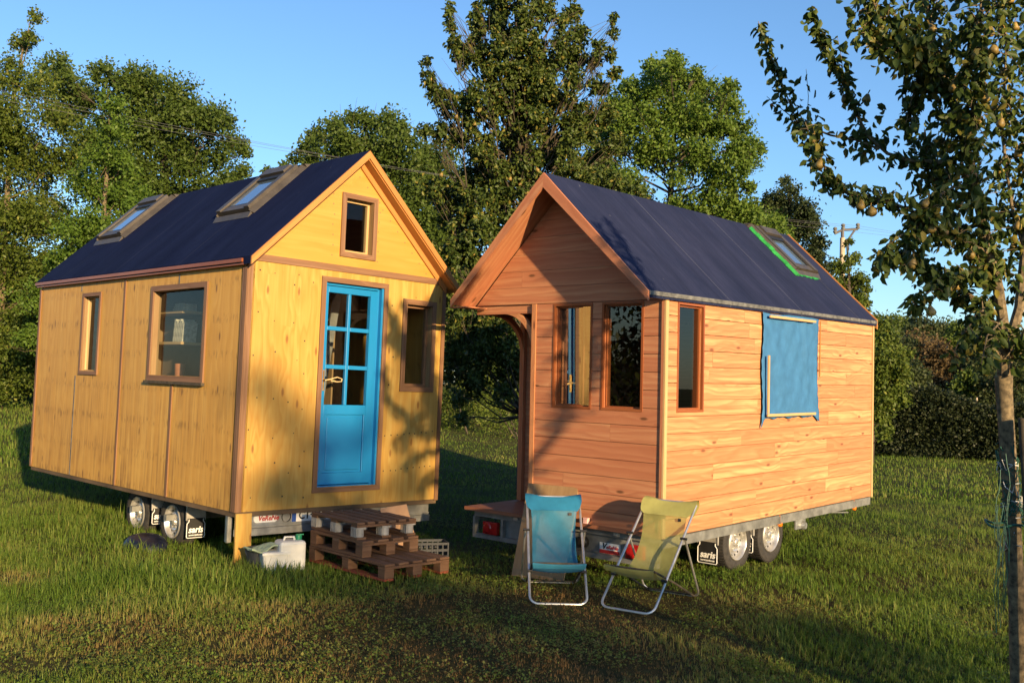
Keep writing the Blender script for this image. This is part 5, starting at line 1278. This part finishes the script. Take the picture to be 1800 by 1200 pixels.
# ------------------------------------------------------------------ foreground pear tree at the right
D0 = 5.0
def near_pear():
    r = np.random.default_rng(77); b = P(1801, 1290, D0); b[2] = 0
    root = empty('pear_tree', 'foreground pear tree with dark leaves and ripe fruit at the right edge', 'tree', b)
    m = MB(); L = lambda x, y, dz=0: tuple(P(x, y, D0 + dz) - b)
    def tube(pp, r0, r1, n=8):
        k = len(pp); m.tube(pp, [r0 + (r1 - r0) * i / (k - 1) for i in range(k)], n)
    m.tube([(.0, 0, -.1), L(1799, 1270), L(1792, 1150), L(1789, 1060), L(1783, 990), L(1779, 900), L(1772, 800), L(1768, 735), L(1765, 690), L(1764, 660)], [.062, .055, .047, .043, .041, .040, .039, .038, .040, .043, .045], 14)
    pts = []; fr_ = []
    limbs = [  # (polyline px with depth offset, branch radii, leaf radius px from-to, leaves, first leafy fraction)
        ([(1764, 665, 0), (1775, 600, .05), (1792, 540, .1), (1802, 440, .15), (1810, 320, .25), (1815, 180, .3), (1812, 20, .35), (1810, -60, .4)], .042, .018, 34, 34, 620, .2),
        ([(1764, 665, 0), (1766, 590, -.05), (1755, 510, -.1), (1738, 430, -.1), (1722, 370, -.15), (1712, 310, -.2), (1694, 240, -.2), (1665, 160, -.15), (1640, 70, -.1), (1622, -40, 0)], .042, .014, 38, 44, 900, .25),
        ([(1714, 325, -.2), (1690, 303, -.2), (1655, 285, -.1), (1600, 282, 0), (1560, 270, .1), (1525, 238, .15), (1500, 190, .2), (1482, 130, .2), (1455, 95, .2), (1438, 55, .2), (1428, 12, .2)], .018, .003, 30, 9, 520, .05),
        ([(1545, 262, .1), (1505, 246, .2), (1460, 238, .25), (1420, 222, .25), (1400, 212, .25), (1372, 140, .25), (1350, 85, .25), (1333, 38, .25)], .009, .0025, 30, 7, 300, .0),
        ([(1402, 214, .25), (1372, 190, .3), (1348, 170, .3)], .004, .002, 8, 7, 26, .1),
        ([(1418, 222, .25), (1421, 170, .2), (1417, 122, .2)], .003, .0015, 6, 5, 14, .2),
        ([(1482, 130, .2), (1478, 95, .15), (1472, 65, .15)], .003, .0015, 8, 6, 16, .1),
        ([(1740, 445, -.1), (1700, 430, -.2), (1650, 400, -.3), (1605, 372, -.3), (1555, 352, -.25), (1500, 345, -.2), (1465, 325, -.2), (1445, 285, -.15), (1425, 240, -.1), (1415, 215, -.1)], .016, .003, 34, 17, 560, .1),
        ([(1752, 550, 0), (1700, 515, .1), (1650, 480, .2), (1605, 455, .25), (1570, 448, .25), (1545, 462, .25)], .014, .003, 34, 14, 420, .1),
        ([(1745, 470, 0), (1705, 480, -.2), (1660, 490, -.3), (1625, 520, -.35), (1600, 545, -.35)], .011, .003, 32, 16, 330, .1),
        ([(1622, 390, -.3), (1590, 410, -.35), (1562, 430, -.35), (1548, 470, -.35)], .006, .002, 18, 12, 90, .1),
        ([(1664, 160, -.15), (1625, 100, -.25), (1580, 55, -.3), (1540, 15, -.3), (1520, -30, -.3)], .012, .005, 40, 38, 640, 0),
        ([(1610, 110, -.25), (1560, 85, -.35), (1530, 70, -.35), (1518, 40, -.35)], .006, .003, 26, 22, 200, 0),
        ([(1700, 265, -.2), (1712, 170, -.35), (1722, 80, -.4), (1725, -40, -.4)], .012, .005, 44, 40, 660, 0),
        ([(1802, 445, .15), (1778, 360, .25), (1762, 240, .3), (1768, 100, .3), (1765, -40, .3)], .014, .006, 36, 40, 620, .05),
        ([(1640, 70, -.1), (1600, 180, -.1), (1590, 230, -.1)], .006, .003, 34, 18, 230, 0),
        ([(1700, 420, -.1), (1665, 360, 0), (1640, 310, 0), (1625, 240, .05)], .009, .003, 34, 26, 330, .1),
        ([(1690, 320, -.2), (1640, 350, -.3), (1610, 420, -.35), (1602, 470, -.35)], .008, .003, 30, 22, 260, .1),
        ([(1764, 640, 0), (1745, 610, -.1), (1715, 588, -.2)], .022, .017, 30, 26, 40, .5),
        ([(1770, 640, .05), (1790, 610, -.1), (1803, 580, -.15)], .02, .014, 34, 34, 110, .3),
        ([(1750, 520, 0), (1715, 560, -.25), (1690, 590, -.3), (1672, 630, -.3)], .010, .003, 30, 14, 150, .2),
        ([(1765, 560, -.1), (1735, 590, -.35), (1725, 640, -.4)], .008, .003, 26, 16, 90, .2),
        ([(1590, 230, -.1), (1593, 190, 0), (1590, 140, 0)], .003, .0015, 8, 6, 22, .0),
        ([(1700, 130, -.3), (1672, 60, .1), (1660, 0, .1)], .003, .0015, 10, 8, 30, .3),
    ]
    for pp, r0, r1, l0, l1, n, f0 in limbs:
        W = np.array([L(*q) for q in pp]); tube([tuple(q) for q in W], r0 * .76, r1 * .76)
        cum = np.concatenate([[0], np.cumsum(np.linalg.norm(np.diff(W, axis=0), axis=1))])
        t = (f0 + (1 - f0) * r.random(n)); s = t * cum[-1]
        c = np.stack([np.interp(s, cum, W[:, k]) for k in range(3)], 1)
        lr = (l0 + (l1 - l0) * t) * D0 / CAM_F
        # short side twigs carry the leaves
        n = int(n * (1.0 if l1 > 10 else .8)); t = (f0 + (1 - f0) * r.random(n) ** (1. if l1 > 10 else 1.7)); s = t * cum[-1]; c = np.stack([np.interp(s, cum, W[:, k]) for k in range(3)], 1); lr = None; nt = max(3, int(n / 8)); k = r.integers(0, nt, n); tb = f0 + (1 - f0) * (np.arange(nt) + r.random(nt)) / nt
        tc = np.stack([np.interp(tb * cum[-1], cum, W[:, q]) for q in range(3)], 1); td = r.normal(size=(nt, 3)); td /= np.linalg.norm(td, axis=1, keepdims=True)
        tl_ = (l0 + (l1 - l0) * tb) * D0 / CAM_F
        if l1 > 10:
            for q in range(nt): m.tube([tuple(tc[q]), tuple(tc[q] + td[q] * tl_[q] * .6 + np.array([0, 0, .01])), tuple(tc[q] + td[q] * tl_[q])], [.0035, .0025, .001], 4)
        a = r.random(n) ** .8
        pos = tc[k] + td[k] * (tl_[k] * a)[:, None] + r.normal(size=(n, 3)) * (.018 + .012 * (l1 > 20))
        if l1 <= 10: # bare shoots: leaves close to the stem
            w_ = np.clip((t - .3) / .5, 0, 1)[:, None]; pos = pos * (1 - w_) + (c + r.normal(size=(n, 3)) * .012) * w_
        pts.append(pos)
        if n > 250: fr_.append(pos[r.choice(n, int(n / 60), replace=False)])
    m.build('trunk', M['bark'], root, True)
    C_ = np.concatenate(pts); leaf_mesh('crown', C_, .050, M['leaf_pear'], root, 170, 1.0, True, .66, .22)
    fruits(root, np.concatenate(fr_), min(90, len(np.concatenate(fr_))), 9, .024)
near_pear()
m = MB(); a, b = P(1838, 1300, 4.82), P(1798, 735, 4.9); a[2] = -.1
m.tube([tuple(a), tuple(a * .7 + b * .3 + np.array([.004, 0, 0])), tuple(a * .3 + b * .7), tuple(b)], [.028, .026, .025, .023], 12); o = m.build('stake', M['bark_dark'], None, True); tag(o, 'dark weathered wooden stake standing against the foreground pear trunk', 'stake')
nt_ = empty('garden_net', 'tangled green netting and wire tied round the pear trunk and its stake', 'netting', (P(1775, 850, D0)[0], P(1775, 850, D0)[1], 0))
r = np.random.default_rng(5); nb = np.array([P(1775, 850, D0)[0], P(1775, 850, D0)[1], 0])
for k in range(14):
    z0, z1 = r.uniform(1.1, 1.45), r.uniform(.9, 1.48); c0 = P(1772, 800, D0); pts = []
    for i in range(26):
        t = i / 25; z = z0 + (z1 - z0) * t + .02 * r.normal(); a = t * r.uniform(4, 9) + k
        cx = np.interp(z, [0, 1.05, 1.44, 1.73], [P(1801, 1290, D0)[0], P(1780, 920, D0)[0], P(1771, 780, D0)[0], P(1765, 680, D0)[0]])
        rr = .044 + .010 * r.random(); pts.append((cx - nb[0] + rr * math.cos(a), .0 + rr * math.sin(a), z))
    m = MB(); m.tube(pts, .0028, 5); m.build('cord', M['net'] if k % 5 else M['white_wire'], nt_)
for k in range(9):
    x = r.uniform(1752, 1776); p0 = P(x, r.uniform(760, 900), D0 - .06); m = MB()
    m.tube([tuple(p0 - nb + np.array([.012 * math.sin(i * .9 + k), 0, -i * r.uniform(.04, .06)])) for i in range(12)], .0022, 4); m.build('cord', M['net'], nt_)
m = MB(); c = P(1786, 925, D0 - .05) - nb; m.tube([(c[0] + .10 * math.cos(a), .05 + .11 * math.sin(a), c[2] + .012 * math.sin(a * 3)) for a in np.linspace(0, 6.28, 26)], .006, 6); m.build('tie', M['net'], nt_)
for k in range(3):
    p0 = P(1785, 850 + 30 * k, D0 - .1) - nb; m = MB(); m.tube([tuple(p0), tuple(p0 + np.array([.12, -.03, .02 * (-1) ** k])), tuple(p0 + np.array([.3, -.02, .06]))], .0025, 4); m.build('wire', M['white_wire'], nt_)

# ------------------------------------------------------------------ orchard behind the photographer: the trees whose dappled shade falls into the picture
def shade_tree(x, y, clumps, leaf_s, seed, tr=.10):
    r = np.random.default_rng(seed); root = empty('orchard_tree', SHADE_LABEL[seed], 'tree', (x, y, 0), 0, 'orchard trees behind the viewpoint')
    m = MB(); h = max(c[2] for c in clumps); m.tube([(0, 0, -.1), (.05, .03, h * .4), (0, 0, h * .9)], [tr, tr * .7, tr * .2], 10); pts = []
    for cx, cy, cz, R_, n in clumps:
        pts.append(spray((cx, cy, cz), R_, n, r, 8, .25)); z0 = max(.8, cz - .6 * math.hypot(cx, cy) - .5)
        m.tube([(0, 0, z0), (cx * .5, cy * .5, (z0 + cz) / 2 - .1), (cx, cy, cz)], [tr * .4, tr * .25, .01], 6)
    m.build('trunk', M['bark'], root, True); leaf_mesh('crown', np.concatenate(pts), leaf_s, M['leaf_pear'], root, seed + 5, .5)
SHADE_LABEL = {301: 'broad orchard tree behind the viewpoint shading the chairs', 302: 'low orchard tree behind the viewpoint shading the near grass', 307: 'wide orchard tree behind the viewpoint shading the grass between pallets and chairs', 306: 'tallest orchard tree far behind the viewpoint dappling the door wall', 303: 'tall orchard tree at the left outside the view mirrored in the larch house windows', 304: 'round orchard tree at the left outside the view mirrored in the larch house windows', 305: 'slim orchard tree at the left outside the view mirrored in the larch house windows'}
SHADE = True
if SHADE:
    # the crown positions follow from where the shade falls: sun direction traced back from each shaded patch
    shade_tree(6.4, -6.3, [(-.2, 0, 2.8, .8, 560), (.5, .3, 2.9, .8, 560), (-.4, .2, 3.7, .7, 520), (.1, -.2, 3.9, .7, 560)], .085, 301)
    shade_tree(11.8, -15.5, [(-.82, -.42, 6.5, .40, 560), (-.62, -.34, 7.05, .36, 480), (-1.0, -.5, 7.4, .26, 200), (.44, .23, 6.55, .42, 560), (.52, .26, 7.2, .40, 460), (.35, .2, 7.75, .28, 220), (-.18, -.1, 6.35, .40, 440), (-.1, 0, 7.0, .22, 130), (.9, .4, 5.6, .6, 420), (-.5, -.2, 5.2, .7, 420)], .10, 306, .14)
    shade_tree(7.8, -5.55, [(-.9, -.4, 2.95, .5, 460), (-.3, -.15, 2.8, .55, 560), (.35, .2, 2.85, .55, 560), (.95, .5, 2.75, .5, 460), (.1, 0, 3.25, .3, 160)], .08, 307, .08)
    shade_tree(4.3, -2.6, [(-1.3, -.2, 1.25, .5, 300), (-.5, 0, 1.4, .6, 560), (.5, .2, 1.45, .7, 620), (1.3, 0, 1.35, .6, 520)], .08, 302, .06)
    for k, (x, y, h) in enumerate(((-13., 6.6, 6.4), (-15.5, 9.6, 7.2), (-12.5, 3.4, 5.6))):
        rr_ = np.random.default_rng(400 + k)
        shade_tree(x, y, [(rr_.normal() * .9, rr_.normal() * .9, h * (.22 + .75 * i / 13), 1.5 - .6 * i / 13, 420) for i in range(14)], .17, 303 + k, .14)
